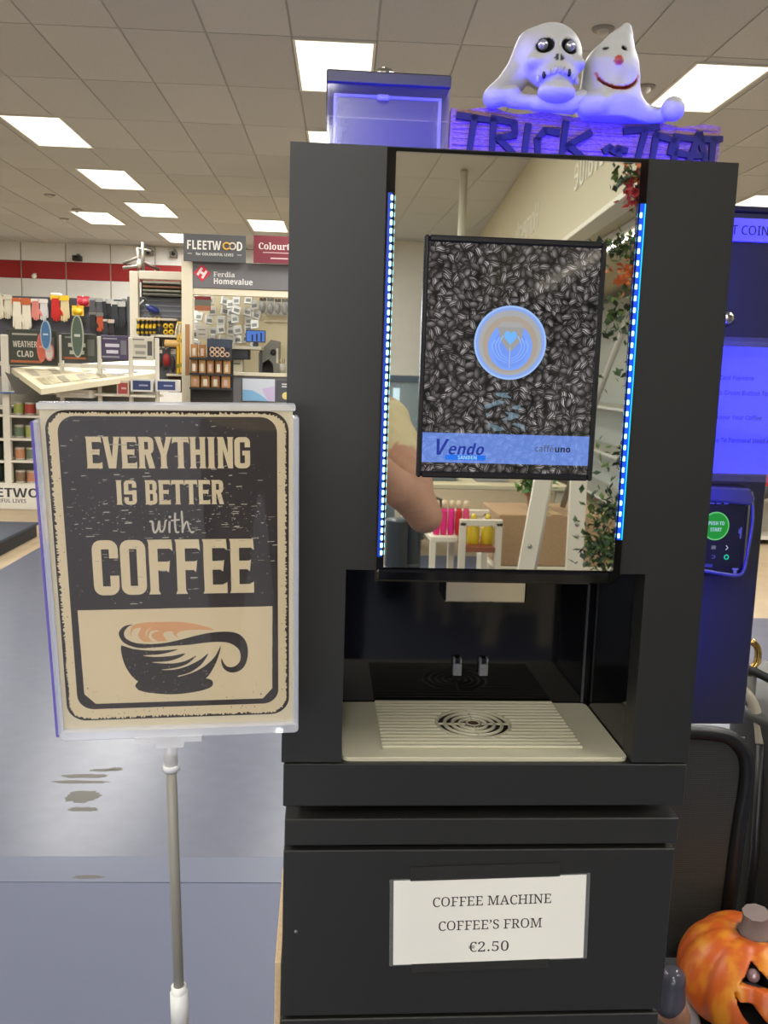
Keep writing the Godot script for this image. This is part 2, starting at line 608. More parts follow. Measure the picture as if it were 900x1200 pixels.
# ---------------------------------------------------------------- the room
func room() -> void:
	var fl := structure("floor", "beige vinyl floor of the shop with blue walkway sheets laid on it", "floor", bar(Vector3(-11, -0.2, -18.7), Vector3(9, 0, 14.2)), grained(rgb(164, 143, 112), rgb(178, 158, 128), 3, 0.012, 0.7, 0.42))
	# blue walkway: a smooth sheet, a joining strip and an embossed mat
	var smooth_blue := grained(rgb(84, 88, 104), rgb(92, 96, 112), 5, 0.02, 0.9, 0.3)
	var weave := Image.create(256, 256, false, Image.FORMAT_RGB8)
	for y in 256:
		for x in 256:
			var k := 0.5 + 0.25 * sin(x * TAU / 8.0) * sin(y * TAU / 8.0) + rng.randf_range(-0.12, 0.12)
			var v := 0.86 + 0.24 * k
			weave.set_pixel(x, y, Color(0.318 * v, 0.340 * v, 0.432 * v))
	var mat_blue := StandardMaterial3D.new()
	mat_blue.albedo_texture = picture(weave)
	mat_blue.uv1_triplanar = true
	mat_blue.uv1_world_triplanar = true
	mat_blue.uv1_scale = Vector3.ONE * 6.0
	mat_blue.roughness = 0.5
	part("blue_sheet", bars([[-2.48, 0, -8.6, 0.9, 0.002, -2.65], [0.9, 0, -5.65, 6.0, 0.002, -2.65]]), smooth_blue, fl)
	part("joining_strip", bar(Vector3(-2.48, 0, -2.648), Vector3(6, 0.0035, -2.505), 0.001), paint(rgb(86, 92, 112), 0.4), fl)
	part("embossed_mat", bar(Vector3(-2.48, 0, -2.503), Vector3(6, 0.003, 5.0), 0.001), mat_blue, fl)
	# scuffed patches worn through the blue sheet
	var worn := paint(rgb(72, 68, 60), 0.45)
	for s in [[-0.9179, -3.2136, 0.085, 0.018], [-0.9195, -3.1640, 0.10, 0.012], [-0.8692, -3.2658, 0.05, 0.012], [-0.8815, -3.0501, 0.062, 0.045], [-0.8522, -2.9556, 0.05, 0.016], [-0.7190, -2.5316, 0.045, 0.01], [-0.8239, -3.2743, 0.03, 0.016]]:
		var pts := PackedVector2Array()
		for i in 26:
			var a := TAU * i / 26
			var r := rng.randf_range(0.78, 1.12)
			pts.append(Vector2(signf(cos(a)) * pow(absf(cos(a)), 0.6) * s[2] * r, sin(a) * s[3] * r))
		part("worn_patch", extrude(pts, 0, 0.0003), worn, fl, turned(s[0], 0.0036 if s[1] > -2.64 else 0.0021, s[1], -PI / 2, 0, 0))
	# ceiling: plasterboard above, hung tiles below with a recessed joint between them
	var cl := structure("ceiling", "suspended ceiling of long pale tiles", "ceiling", bar(Vector3(-11, 3.842, -18.7), Vector3(9, 4.05, 14.2)), paint(rgb(172, 173, 171), 0.9))
	var kinds := []
	for k in 3:
		kinds.append(grained(rgb(186 - k * 3, 187 - k * 3, 186 - k * 3), rgb(194 - k * 3, 195 - k * 3, 194 - k * 3), 20 + k, 0.05, 1.2, 0.9))
	var tile := bar(Vector3(-0.294, 0, -0.594), Vector3(0.294, 0.007, 0.594), 0.003)
	for j in range(-1, 10):
		for i in range(-13, 9):
			if j == 9 and i > -8: continue
			part("ceiling_tile", tile, kinds[(i * 7 + j * 5 + 200) % 3], cl, at(-1.0210 + 0.6 * (i + 0.5), 3.8345, -6.8483 - 1.2 * (j + 0.5)))
	var rest := begin()
	for j in range(-18, 10):
		for i in range(-17, 17):
			if j >= -1 and i >= -13 and i <= 8 and not (j == 9 and i > -8): continue
			var cx := -1.0210 + 0.6 * (i + 0.5)
			var cz := -6.8483 - 1.2 * (j + 0.5)
			if cx < -10.7 or cx > 8.7 or cz > 13.4 or cz < -18.0: continue
			box_into(rest, Vector3(cx - 0.2925, 3.8345, cz - 0.5925), Vector3(cx + 0.2925, 3.841, cz + 0.5925))
	var rt := part("more_ceiling_tiles", finish(rest), kinds[0], cl)
	rt.set_meta("kind", "stuff")
	# walls
	var wall_white := grained(rgb(218, 217, 213), rgb(224, 223, 219), 31, 0.01, 0.5, 0.7)
	var wf := structure("wall_far", "far white panelled wall with a broad red band", "wall", bar(Vector3(-11, 0, -18.7), Vector3(9, 3.842, -18.5)), paint(rgb(168, 162, 150), 0.7))
	var px := -8.9
	while px < 3.0:
		part("wall_panel", bar(Vector3(px + 0.012, 0, -18.5), Vector3(px + 0.848, 3.15, -18.485), 0.004), wall_white, wf)
		part("red_panel", bar(Vector3(px + 0.012, 3.155, -18.5), Vector3(px + 0.848, 3.485, -18.482), 0.004), paint(rgb(150, 22, 24), 0.6), wf)
		part("wall_panel", bar(Vector3(px + 0.012, 3.49, -18.5), Vector3(px + 0.848, 3.842, -18.485), 0.004), wall_white, wf)
		px += 0.86
	structure("wall_left", "plain pale side wall of the shop", "wall", bar(Vector3(-11.2, 0, -18.7), Vector3(-11, 3.842, 14.2)), wall_white)
	structure("wall_right", "plain pale wall on the shop's other side", "wall", bar(Vector3(9, 0, -18.7), Vector3(9.2, 3.842, 14.2)), wall_white)
	structure("wall_back", "pale wall behind the photographer", "wall", bars([[-11, 0, 14, -10, 3.842, 14.2], [-10, 2.9, 14, 0.3, 3.842, 14.2], [0.3, 0, 14, 9, 3.842, 14.2]]), wall_white)
	var w2 := structure("window_1", "wide added shop front glazing for daylight at the photographer's back", "window", bars([[-10, 0, 14.05, -9.92, 2.9, 14.15], [0.22, 0, 14.05, 0.3, 2.9, 14.15], [-9.92, 2.82, 14.05, 0.22, 2.9, 14.15], [-9.92, 0, 14.05, 0.22, 0.08, 14.15], [-6.6, 0.08, 14.05, -6.52, 2.82, 14.15], [-3.2, 0.08, 14.05, -3.12, 2.82, 14.15]]), paint(rgb(70, 74, 80), 0.4))  # unseen glazing added to bring daylight onto the fronts facing it
	for x in [[-9.92, -6.6], [-6.52, -3.2], [-3.12, 0.22]]: part("pane", bar(Vector3(x[0], 0.08, 14.09), Vector3(x[1], 2.82, 14.1)), clear(Color(0.9, 0.95, 0.95), 0.1), w2)

# ---------------------------------------------------------------- the coffee machine
func machine() -> void:
	var t := thing("coffee_machine", "tall black bean-to-cup coffee vending machine with a mirrored front and coffee bean screen", "coffee machine", machine_place)
	var black := grained(rgb(33, 33, 31), rgb(36, 36, 34), 41, 0.3, 4.0, 0.42)
	var gloss := paint(rgb(10, 10, 12), 0.06)
	part("body", bars([[-0.295, -0.066, -0.55, -0.226, 0.848, -0.04], [0.226, -0.066, -0.55, 0.295, 0.848, -0.04], [-0.226, 0.292, -0.55, 0.226, 0.848, -0.04], [-0.226, -0.066, -0.55, 0.226, -0.006, -0.02], [-0.226, -0.006, -0.55, 0.226, 0.292, -0.252]]), black, t)
	part("door", extrude(PackedVector2Array([Vector2(-0.3, 0), Vector2(-0.214, 0), Vector2(-0.214, 0.284), Vector2(0.214, 0.284), Vector2(0.214, 0), Vector2(0.3, 0), Vector2(0.3, 0.85), Vector2(-0.3, 0.85)]), -0.04, 0.0, 0.0015), black, t)
	part("skirt", bar(Vector3(-0.297, -0.068, -0.02), Vector3(0.299, -0.003, 0.0), 0.0015), black, t)
	for x in [-0.25, 0.25]:
		for z in [-0.08, -0.5]:
			part("foot", lathe([[0, -0.0875], [0.022, -0.0875], [0.022, -0.078], [0.012, -0.074], [0.012, -0.066], [0, -0.066]], 16), paint(rgb(22, 22, 22), 0.6), t, at(x, 0, z))
	# dispensing bay: glossy lining, drip tray, nozzle block
	part("bay_back", bar(Vector3(-0.226, -0.006, -0.252), Vector3(0.226, 0.292, -0.24)), gloss, t)
	part("bay_side", bar(Vector3(-0.226, -0.006, -0.24), Vector3(-0.2145, 0.292, -0.04)), gloss, t)
	part("bay_side", bar(Vector3(0.2145, -0.006, -0.24), Vector3(0.226, 0.292, -0.04)), gloss, t)
	part("bay_roof", bar(Vector3(-0.2145, 0.284, -0.24), Vector3(0.2145, 0.292, -0.04)), gloss, t)
	part("bay_corner_trim", bar(Vector3(0.205, 0.004, -0.24), Vector3(0.2085, 0.284, -0.236)), paint(rgb(90, 90, 92), 0.3, 0.6), t)
	var steel := paint(rgb(198, 192, 166), 0.45, 0.0)
	var tray := part("drip_tray", extrude(round_rect(-0.213, 0.010, 0.213, 0.237, 0.012), -0.004, 0.003, 0.001), steel, t, turned(0, 0, 0, -PI / 2, 0, 0))
	for k in 15:
		var z := 0.040 + k * 0.0133
		var half := 0.0
		var dz := absf(z + 0.003 - 0.135)
		if dz < 0.061: half = sqrt(0.061 * 0.061 - dz * dz)
		if half > 0.0:
			for s in [-1, 1]:
				part("slat", bar(Vector3(half if s > 0 else -0.153, z, 0.003), Vector3(0.153 if s > 0 else -half, z + 0.0074, 0.0078), 0.0016), steel, tray)
		else:
			part("slat", bar(Vector3(-0.153, z, 0.003), Vector3(0.153, z + 0.0074, 0.0078), 0.0016), steel, tray)
	part("drain", extrude(oval(0, 0.135, 0.0595, 0.0595, 40), 0.0025, 0.0033), paint(rgb(12, 12, 10), 0.5), tray)
	for r in [0.0585, 0.046, 0.0335, 0.0215, 0.0105]:
		var ring := TorusMesh.new()
		ring.inner_radius = r - 0.0030
		ring.outer_radius = r + 0.0030
		ring.rings = 40
		ring.ring_segments = 8
		part("grate_ring", ring, steel, tray, turned(0, 0.135, 0.0045, PI / 2, 0, 0))
	part("grate_bar", bar(Vector3(-0.0585, 0.1325, 0.0033), Vector3(0.0585, 0.1375, 0.0062), 0.001), steel, tray)
	part("grate_bar", bar(Vector3(-0.0022, 0.0765, 0.0033), Vector3(0.0022, 0.1935, 0.0062), 0.001), steel, tray)
	part("coffee_residue", extrude(oval(0, 0.135, 0.0135, 0.0135, 14), 0.0034, 0.0066), paint(rgb(86, 62, 44), 0.6), tray)
	var nozzle := part("nozzle_block", bar(Vector3(-0.065, 0.224, -0.13), Vector3(0.057, 0.284, -0.06), 0.002), paint(rgb(214, 208, 192), 0.12, 1.0), t)
	for x in [-0.026, -0.012, -0.004]:
		part("spout", tube([Vector3(x, 0.226, -0.085), Vector3(x, 0.2185, -0.085)], 0.003, 8), paint(rgb(150, 150, 148), 0.3, 0.8), nozzle)
	for x in [-0.014, 0.031]:
		var clip := part("cup_sensor", bars([[x - 0.0075, 0.053, -0.24, x + 0.0075, 0.074, -0.228], [x - 0.0075, 0.074, -0.24, x - 0.004, 0.084, -0.228], [x + 0.004, 0.074, -0.24, x + 0.0075, 0.084, -0.228]], 0.001), paint(rgb(130, 132, 138), 0.35, 0.4), t)
		part("lens", bar(Vector3(x - 0.004, 0.074, -0.24), Vector3(x + 0.004, 0.083, -0.231)), gloss, clip)
	# the raised mirror panel with its LED strips and screen
	var panel := part("front_panel", extrude(PackedVector2Array([Vector2(-0.174, 0.27), Vector2(0.160, 0.27), Vector2(0.174, 0.282), Vector2(0.174, 0.847), Vector2(-0.174, 0.847)]), 0.0, 0.010, 0.0015), gloss, t)
	part("mirror", bar(Vector3(-0.1625, 0.29, 0.0085), Vector3(0.1625, 0.8415, 0.0125), 0.0008), paint(rgb(228, 231, 228), 0.015, 1.0), panel)
	part("lower_lip", bar(Vector3(-0.172, 0.271, 0.009), Vector3(0.158, 0.288, 0.016), 0.004), gloss, panel)
	var diode := block(0.0034, 0.007, 0.002, 0.0008)
	var diode_light := glow(Color(0.66, 0.95, 1.0), 3.0)
	for s in [-1, 1]:
		var y0 := 0.305 if s < 0 else 0.335
		var strip := part("led_strip", bar(Vector3(s * 0.1685 - 0.003, y0, 0.0095), Vector3(s * 0.1685 + 0.003, 0.79, 0.0115), 0.0005), glow(Color(0.01, 0.28, 0.9) if s < 0 else Color(0.0, 0.32, 1.0), 0.6 if s < 0 else 1.0), panel)
		if s > 0: part("light_guide", bar(Vector3(0.1708, y0, 0.0095), Vector3(0.1728, 0.79, 0.0118), 0.0005), glow(Color(0.05, 0.8, 1.0), 1.3), strip)
		var n := int((0.79 - y0) / (0.0105 if s < 0 else 0.0155))
		for k in n:
			part("diode", diode, diode_light, strip, at(s * 0.1685 + (0.0022 if s < 0 else -0.0015), y0 + 0.006 + k * (0.0105 if s < 0 else 0.0155), 0.0115))
		var l := AreaLight3D.new()
		l.name = "strip_light"
		l.area_size = Vector2(0.006, 0.47)
		l.light_color = Color(0.05, 0.3, 1.0)
		l.light_energy = 0.012
		l.shadow_enabled = true
		strip.add_child(l)
		l.transform = turned(s * 0.1685, 0.55, 0.0145, 0, PI, 0)
	var screen_frame := part("screen_frame", bars([[-0.122, 0.418, 0.012, -0.1155, 0.738, 0.019], [0.1155, 0.418, 0.012, 0.122, 0.738, 0.019], [-0.1155, 0.418, 0.012, 0.1155, 0.4265, 0.019], [-0.1155, 0.7295, 0.012, 0.1155, 0.738, 0.019]], 0.002), paint(rgb(20, 22, 26), 0.25), t)
	var q := QuadMesh.new()
	q.size = Vector2(0.231, 0.303)
	var sm := StandardMaterial3D.new()
	sm.albedo_color = Color(0.015, 0.015, 0.015)
	sm.roughness = 0.06
	sm.emission_enabled = true
	sm.emission_texture = picture(bean_screen())
	sm.emission = Color.BLACK
	sm.emission_operator = BaseMaterial3D.EMISSION_OP_ADD
	sm.emission_energy_multiplier = 1.0
	part("screen", q, sm, screen_frame, at(0, 0.578, 0.0135))
	part("brand_print", letters("endo", 0.0150, 0.0004, true, false, 1.0, 0, 0.25), glow(Color(0.005, 0.17, 0.62), 0.9), screen_frame, at(-0.0790, 0.4572, 0.0141))
	part("brand_print", letters("V", 0.0215, 0.0004, true, false, 0.95, 0, 0.25), glow(Color(0.005, 0.17, 0.62), 0.9), screen_frame, at(-0.0985, 0.4592, 0.0141))
	part("brand_print", bar(Vector3(-0.083, 0.4425, 0.0138), Vector3(-0.0275, 0.4495, 0.0141)), glow(Color(0.02, 0.45, 0.95), 0.9), screen_frame)
	part("brand_print", letters("SANDEN", 0.0048, 0.0004, true, false, 1.0), glow(Color(0.7, 0.9, 1.0), 0.8), screen_frame, at(-0.0525, 0.446, 0.0144))
	part("brand_print", letters("caffè", 0.0085, 0.0004, true, false, 0.95, 0), glow(Color(0.36, 0.42, 0.6), 0.8), screen_frame, at(0.040, 0.4605, 0.0141))
	part("brand_print", letters("uno", 0.0085, 0.0004, true, false, 1.05, 0), glow(Color(0.035, 0.04, 0.07), 0.8), screen_frame, at(0.0675, 0.4605, 0.0141))
	# blue LED strips tucked behind the door's top and right edges
	var blue := glow(Color(0.05, 0.05, 1.0), 3.0)
	for a in [[-0.27, 0.852, -0.036, 0.29, 0.856, -0.03, 0.01, 0.86, -0.035, 0.56, 0.006, -PI * 0.62 + PI, 0.0], [0.3005, 0.06, -0.036, 0.3035, 0.84, -0.03, 0.308, 0.45, -0.038, 0.006, 0.76, 0.0, -PI * 0.22]]:
		var strip := part("edge_led_strip", bar(Vector3(a[0], a[1], a[2]), Vector3(a[3], a[4], a[5])), blue, t)
		var l := AreaLight3D.new()
		l.name = "strip_light"
		l.area_size = Vector2(a[9], a[10])
		l.light_color = Color(0.10, 0.08, 1.0)
		l.light_energy = 0.28 if a[9] > 0.1 else 0.32
		l.shadow_enabled = true
		strip.add_child(l)
		l.transform = turned(a[6], a[7], a[8], a[11], a[12], 0)

func bean_screen() -> Image:
	var w := 690
	var h := 905
	var img := Image.create(w, h, false, Image.FORMAT_RGB8)
	img.fill(Color(0.07, 0.065, 0.065))
	var r := RandomNumberGenerator.new()
	r.seed = 5
	var cell := 27
	for pass_n in 2:
		for gy in range(0, h / cell + 2):
			for gx in range(0, w / cell + 2):
				var c := Vector2(gx * cell + r.randf_range(-12, 12), gy * cell + r.randf_range(-12, 12))
				if pass_n == 1 and r.randf() < 0.35: continue
				bean(img, c, r.randf_range(20, 26) * (0.9 if pass_n == 0 else 1.0), r.randf_range(12.5, 16), r.randf() * TAU, r.randf_range(0.5, 1.0) * (0.7 if pass_n == 0 else 1.0), r.randf() < 0.6)
	# latte in a cup seen from above
	var k := w / 0.231
	var cc := Vector2(w / 2.0 - 0.001 * k, (0.578 + 0.1515 - 0.602) * k)
	var disc := func(rad: float, col: Color, sx := 1.0, dy := 0.0): fill(img, oval(cc.x, cc.y + dy, rad * sx, rad, 60), col)
	disc.call(147.0, Color(0.62, 0.76, 0.98))
	disc.call(139.0, Color(0.55, 0.66, 0.92))
	disc.call(128.0, Color(0.66, 0.67, 0.68))
	disc.call(112.0, Color(0.68, 0.63, 0.58), 1.0, 6.0)
	disc.call(94.0, Color(0.48, 0.64, 0.98), 0.96, 16.0)
	disc.call(78.0, Color(0.46, 0.60, 0.95), 0.9, 22.0)
	fill(img, PackedVector2Array([cc + Vector2(-52, -62), cc + Vector2(52, -62), cc + Vector2(44, -10), cc + Vector2(4, 34), cc + Vector2(-4, 34), cc + Vector2(-40, -10)]), Color(0.62, 0.62, 0.62))
	fill(img, PackedVector2Array([cc + Vector2(-40, -82), cc + Vector2(40, -82), cc + Vector2(52, -62), cc + Vector2(-52, -62)]), Color(0.66, 0.66, 0.66))
	for s in [-1.0, 1.0]:
		for i in 3:
			stroke(img, curve([cc + Vector2(s * (30 + i * 16), -26 + i * 8), cc + Vector2(s * (46 + i * 13), 8 + i * 4), cc + Vector2(s * (34 + i * 8), 44 + i * 8), cc + Vector2(s * 8, 62 + i * 9)]), 5, 2, Color(0.56, 0.72, 1.0))
	var heart := []
	for i in 40:
		var a := TAU * i / 40
		heart.append(cc + Vector2(16 * pow(sin(a), 3) * 1.6, -(13 * cos(a) - 5 * cos(2 * a) - 2 * cos(3 * a) - cos(4 * a)) * 2.0 - 22))
	fill(img, PackedVector2Array(heart), Color(0.45, 0.72, 1.0))
	stroke(img, [cc + Vector2(0, 20), cc + Vector2(0, 96)], 4, 2, Color(0.66, 0.72, 0.86))
	# pale blue band for the maker's names
	var y0 := int((0.7295 - 0.479) * k)
	var y1 := int((0.7295 - 0.4385) * k)
	for y in range(y0, y1):
		for x in w:
			var o := img.get_pixel(x, y)
			img.set_pixel(x, y, Color(0.40, 0.54, 0.88).lerp(o + Color(0.25, 0.3, 0.4), 0.16))
	for y in range(int((0.7295 - 0.535) * k), y0):  # pale blue patch painted in as a reflection on the screen glass
		for x in range(int(w * 0.32), int(w * 0.66)):
			var d := sin(x * 0.05 + sin(y * 0.11) * 1.4) * cos(y * 0.07)
			if d > 0.35 and absf(x - w * 0.47 - (y - 640) * 0.25) < 75:
				var o := img.get_pixel(x, y)
				img.set_pixel(x, y, o.lerp(Color(0.55, 0.7, 0.78), 0.55))
	return img

func bean(img: Image, c: Vector2, a: float, b: float, turn: float, light: float, crease: bool) -> void:
	# one roasted bean of the screen picture
	var ca := cos(turn)
	var sa := sin(turn)
	for y in range(maxi(0, int(c.y - a)), mini(img.get_height(), int(c.y + a) + 1)):
		for x in range(maxi(0, int(c.x - a)), mini(img.get_width(), int(c.x + a) + 1)):
			var d := Vector2(x, y) - c
			var u := (d.x * ca + d.y * sa) / a
			var v := (-d.x * sa + d.y * ca) / b
			var q := u * u + v * v
			if q > 1.0: continue
			var h := sqrt(1.0 - q)
			var s := 0.12 + 0.50 * light * pow(maxf(0.0, h * 0.8 - v * 0.45 - u * 0.12), 2.2)
			if crease:
				var m := absf(v - 0.14 * sin(u * 4.0))
				if m < 0.13: s *= 0.25
				elif m < 0.34: s += 0.34 * light * h
			if q > 0.8: s *= 0.45
			img.set_pixel(x, y, Color(s * 1.03, s * 0.99, s * 1.0))

# ---------------------------------------------------------------- cabinet under the machine and the price notice on it
func cabinet() -> void:
	var t := thing("base_cabinet", "black metal cabinet under the coffee machine with a flat door and drawer", "cabinet", machine_place)
	var black := grained(rgb(36, 35, 32), rgb(39, 38, 35), 43, 0.3, 4.0, 0.45)
	part("body", bar(Vector3(-0.287, -0.944, -0.56), Vector3(0.285, -0.13, -0.022)), black, t)
	part("top", bar(Vector3(-0.294, -0.129, -0.57), Vector3(0.294, -0.088, 0.0), 0.0015), black, t)
	part("door", bar(Vector3(-0.295, -0.404, -0.02), Vector3(0.291, -0.137, 0.0), 0.0015), black, t)
	part("drawer", bar(Vector3(-0.295, -0.72, -0.02), Vector3(0.287, -0.41, 0.0), 0.0015), black, t)
	part("plinth", bar(Vector3(-0.29, -0.944, -0.035), Vector3(0.285, -0.73, -0.015), 0.0015), black, t)
	part("screw", lathe([[0, 0], [0.003, 0], [0.002, 0.0015], [0, 0.0015]], 10), paint(rgb(130, 130, 126), 0.4, 0.6), t, turned(-0.275, -0.265, 0.0, PI / 2, 0, 0))
	# laminated notice, taped on a little askew
	var n := thing("price_notice", "white paper notice COFFEE MACHINE COFFEE'S FROM €2.50 taped to the black cabinet", "notice", machine_place * turned(0.0145, -0.249, 0.0006, 0, 0, 0.026))
	part("laminate", block(0.302, 0.140, 0.0006), clear(Color(0.6, 0.6, 0.58), 0.28, 0.15), n)
	part("paper", block(0.290, 0.136, 0.0006), paint(rgb(244, 240, 228), 0.7), n, at(0, 0, 0.0005))
	var ink := paint(rgb(48, 40, 34), 0.7)
	# small capitals with tall initials
	part("lettering", letters("COFFEE MACHINE", 0.0150, 0.0003, false, true, 0.98), ink, n, at(0.003, 0.0315, 0.0010))
	part("lettering", letters("COFFEE’S FROM", 0.0150, 0.0003, false, true, 0.98), ink, n, at(0.001, -0.0075, 0.0010))
	part("lettering", letters("€2.50", 0.0160, 0.0003, false, true, 1.12), ink, n, at(-0.001, -0.0435, 0.0010))
	var tape := clear(Color(0.22, 0.21, 0.18), 0.6, 0.25)
	part("tape", block(0.225, 0.022, 0.0004), tape, n, at(-0.008, 0.078, 0.0011))
	part("tape", block(0.21, 0.014, 0.0004), tape, n, at(-0.012, -0.0745, 0.0011))

# ---------------------------------------------------------------- card and coin payment tower bolted to the machine's side
func payment_tower() -> void:
	var t := thing("payment_tower", "black payment tower beside the coffee machine, bathed in blue light", "payment terminal", machine_place)
	var black := paint(rgb(34, 34, 36), 0.4)
	part("housing", bar(Vector3(0.312, 0.0, -0.46), Vector3(0.456, 0.815, -0.15), 0.002), black, t)
	part("bracket", bar(Vector3(0.2955, 0.1, -0.4), Vector3(0.312, 0.7, -0.25)), black, t)
	part("top_cap", bar(Vector3(0.310, 0.815, -0.462), Vector3(0.458, 0.824, -0.148), 0.002), paint(rgb(26, 26, 28), 0.4), t)
	var plate := part("coin_plate", bar(Vector3(0.335, 0.771, -0.15), Vector3(0.470, 0.806, -0.147), 0.001), paint(rgb(118, 112, 232), 0.5), t)  # blue of the LED light is put into the plate colour
	part("lettering", letters("INSERT COIN", 0.0135, 0.0004, false, false, 1.0), paint(rgb(24, 22, 30), 0.5), plate, at(0.367, 0.788, -0.1467))
	part("lock", lathe([[0, 0], [0.011, 0], [0.011, 0.006], [0.008, 0.010], [0, 0.011]], 20), paint(rgb(210, 205, 195), 0.15, 1.0), t, on_tower(0.367, 0.657))
	var holder := part("leaflet_holder", bars([[0.335, 0.405, -0.15, 0.478, 0.415, -0.138], [0.335, 0.415, -0.15, 0.478, 0.622, -0.148], [0.335, 0.415, -0.141, 0.478, 0.628, -0.1385]], 0.0008), clear(Color(0.85, 0.85, 0.9), 0.03, 0.04), t)
	part("instruction_sheet", bar(Vector3(0.338, 0.417, -0.1475), Vector3(0.476, 0.614, -0.147)), paint(rgb(84, 90, 232), 0.6), holder)  # sheet colour carries the blue of the LED-lit look
	var ink := paint(rgb(10, 10, 20), 0.6)
	for a in [["Card Payment", 0.3635, 0.566, 0.0068], ["Press Green Button To", 0.3465, 0.543, 0.0075], ["Choose Your Coffee", 0.3555, 0.505, 0.0072], ["Phone To Terminal Until A", 0.345, 0.469, 0.0072]]:
		var mesh := letters(a[0], a[3], 0.0003, true, false, 0.86, 0, 0.12)
		part("lettering", mesh, ink, holder, at(a[1], a[2], -0.1467))
	# contactless card reader
	var rd := part("card_reader", extrude(round_rect(0.338, 0.256, 0.420, 0.400, 0.012), -0.15, -0.118, 0.006), paint(rgb(20, 20, 24), 0.2), t)
	part("hood", extrude(PackedVector2Array([Vector2(0.340, 0.378), Vector2(0.414, 0.372), Vector2(0.418, 0.384), Vector2(0.408, 0.398), Vector2(0.340, 0.400)]), -0.118, -0.104, 0.003), paint(rgb(60, 60, 66), 0.25), rd)
	part("bumper", tube(curve([Vector3(0.416, 0.392, -0.116), Vector3(0.421, 0.350, -0.114), Vector3(0.418, 0.300, -0.114), Vector3(0.414, 0.268, -0.114), Vector3(0.404, 0.260, -0.114), Vector3(0.38, 0.262, -0.114), Vector3(0.342, 0.268, -0.114)]), 0.0028, 8), paint(rgb(70, 70, 84), 0.3), rd)
	part("reader_screen", bar(Vector3(0.342, 0.272, -0.1185), Vector3(0.409, 0.370, -0.1172), 0.0004), glow(Color(0.04, 0.045, 0.07), 0.5, Color(0.02, 0.02, 0.03)), rd)
	part("start_button", extrude(oval(0.364, 0.337, 0.0215, 0.0225, 36), -0.1175, -0.1166), glow(Color(0.5, 0.95, 0.55), 0.6), rd)
	part("start_button", extrude(oval(0.364, 0.337, 0.0195, 0.0205, 36), -0.1170, -0.1163), glow(Color(0.08, 0.62, 0.05), 0.75), rd)
	var lit := glow(Color(0.75, 0.9, 0.95), 0.7)
	part("lettering", letters("PUSH TO", 0.0058, 0.0003, true, false, 0.78), lit, rd, at(0.3645, 0.3415, -0.1161))
	part("lettering", letters("START", 0.0058, 0.0003, true, false, 0.78), lit, rd, at(0.3645, 0.3315, -0.1161))
	for k in 3: part("menu_mark", bar(Vector3(0.360, 0.3005 + k * 0.002, -0.1172), Vector3(0.367, 0.3017 + k * 0.002, -0.1168)), glow(Color(0.6, 0.6, 0.65), 0.6), rd)
	part("arrow_mark", tube([Vector3(0.3835, 0.3065, -0.117), Vector3(0.3865, 0.3030, -0.117), Vector3(0.3835, 0.2995, -0.117)], 0.0008, 6), glow(Color(0.8, 0.8, 0.85), 0.7), rd)
	part("back_mark", tube([Vector3(0.362, 0.290, -0.117), Vector3(0.366, 0.290, -0.117), Vector3(0.367, 0.288, -0.117), Vector3(0.366, 0.286, -0.117), Vector3(0.362, 0.286, -0.117)], 0.0005, 6), glow(Color(0.4, 0.4, 0.8), 0.6), rd)
	var ring := TorusMesh.new()
	ring.inner_radius = 0.0024
	ring.outer_radius = 0.0042
	ring.rings = 20
	part("ok_mark", ring, glow(Color(0.1, 0.8, 0.55), 0.9), rd, turned(0.3855, 0.288, -0.117, PI / 2, 0, 0))
	part("chip_mark", bars([[0.3965, 0.268, -0.1172, 0.4065, 0.2705, -0.1166], [0.399, 0.262, -0.1172, 0.404, 0.2685, -0.1166]]), glow(Color(0.45, 0.45, 0.95), 0.6), rd)
	part("chip_mark", bars([[0.404, 0.318, -0.1172, 0.4065, 0.336, -0.1166], [0.4015, 0.326, -0.1172, 0.404, 0.333, -0.1166]]), glow(Color(0.4, 0.4, 0.9), 0.5), rd)
	part("chip_mark", bar(Vector3(0.348, 0.2715, -0.1172), Vector3(0.364, 0.2765, -0.1166)), glow(Color(0.25, 0.25, 0.8), 0.5), rd)
	for x in [0.352, 0.362, 0.374]: part("indicator", bar(Vector3(x, 0.3715, -0.1172), Vector3(x + 0.007, 0.374, -0.1166)), glow(Color(0.3, 0.3, 0.9), 0.6), rd)

func on_tower(x: float, y: float) -> Transform3D:
	return turned(x, y, -0.15, PI / 2, 0, 0)

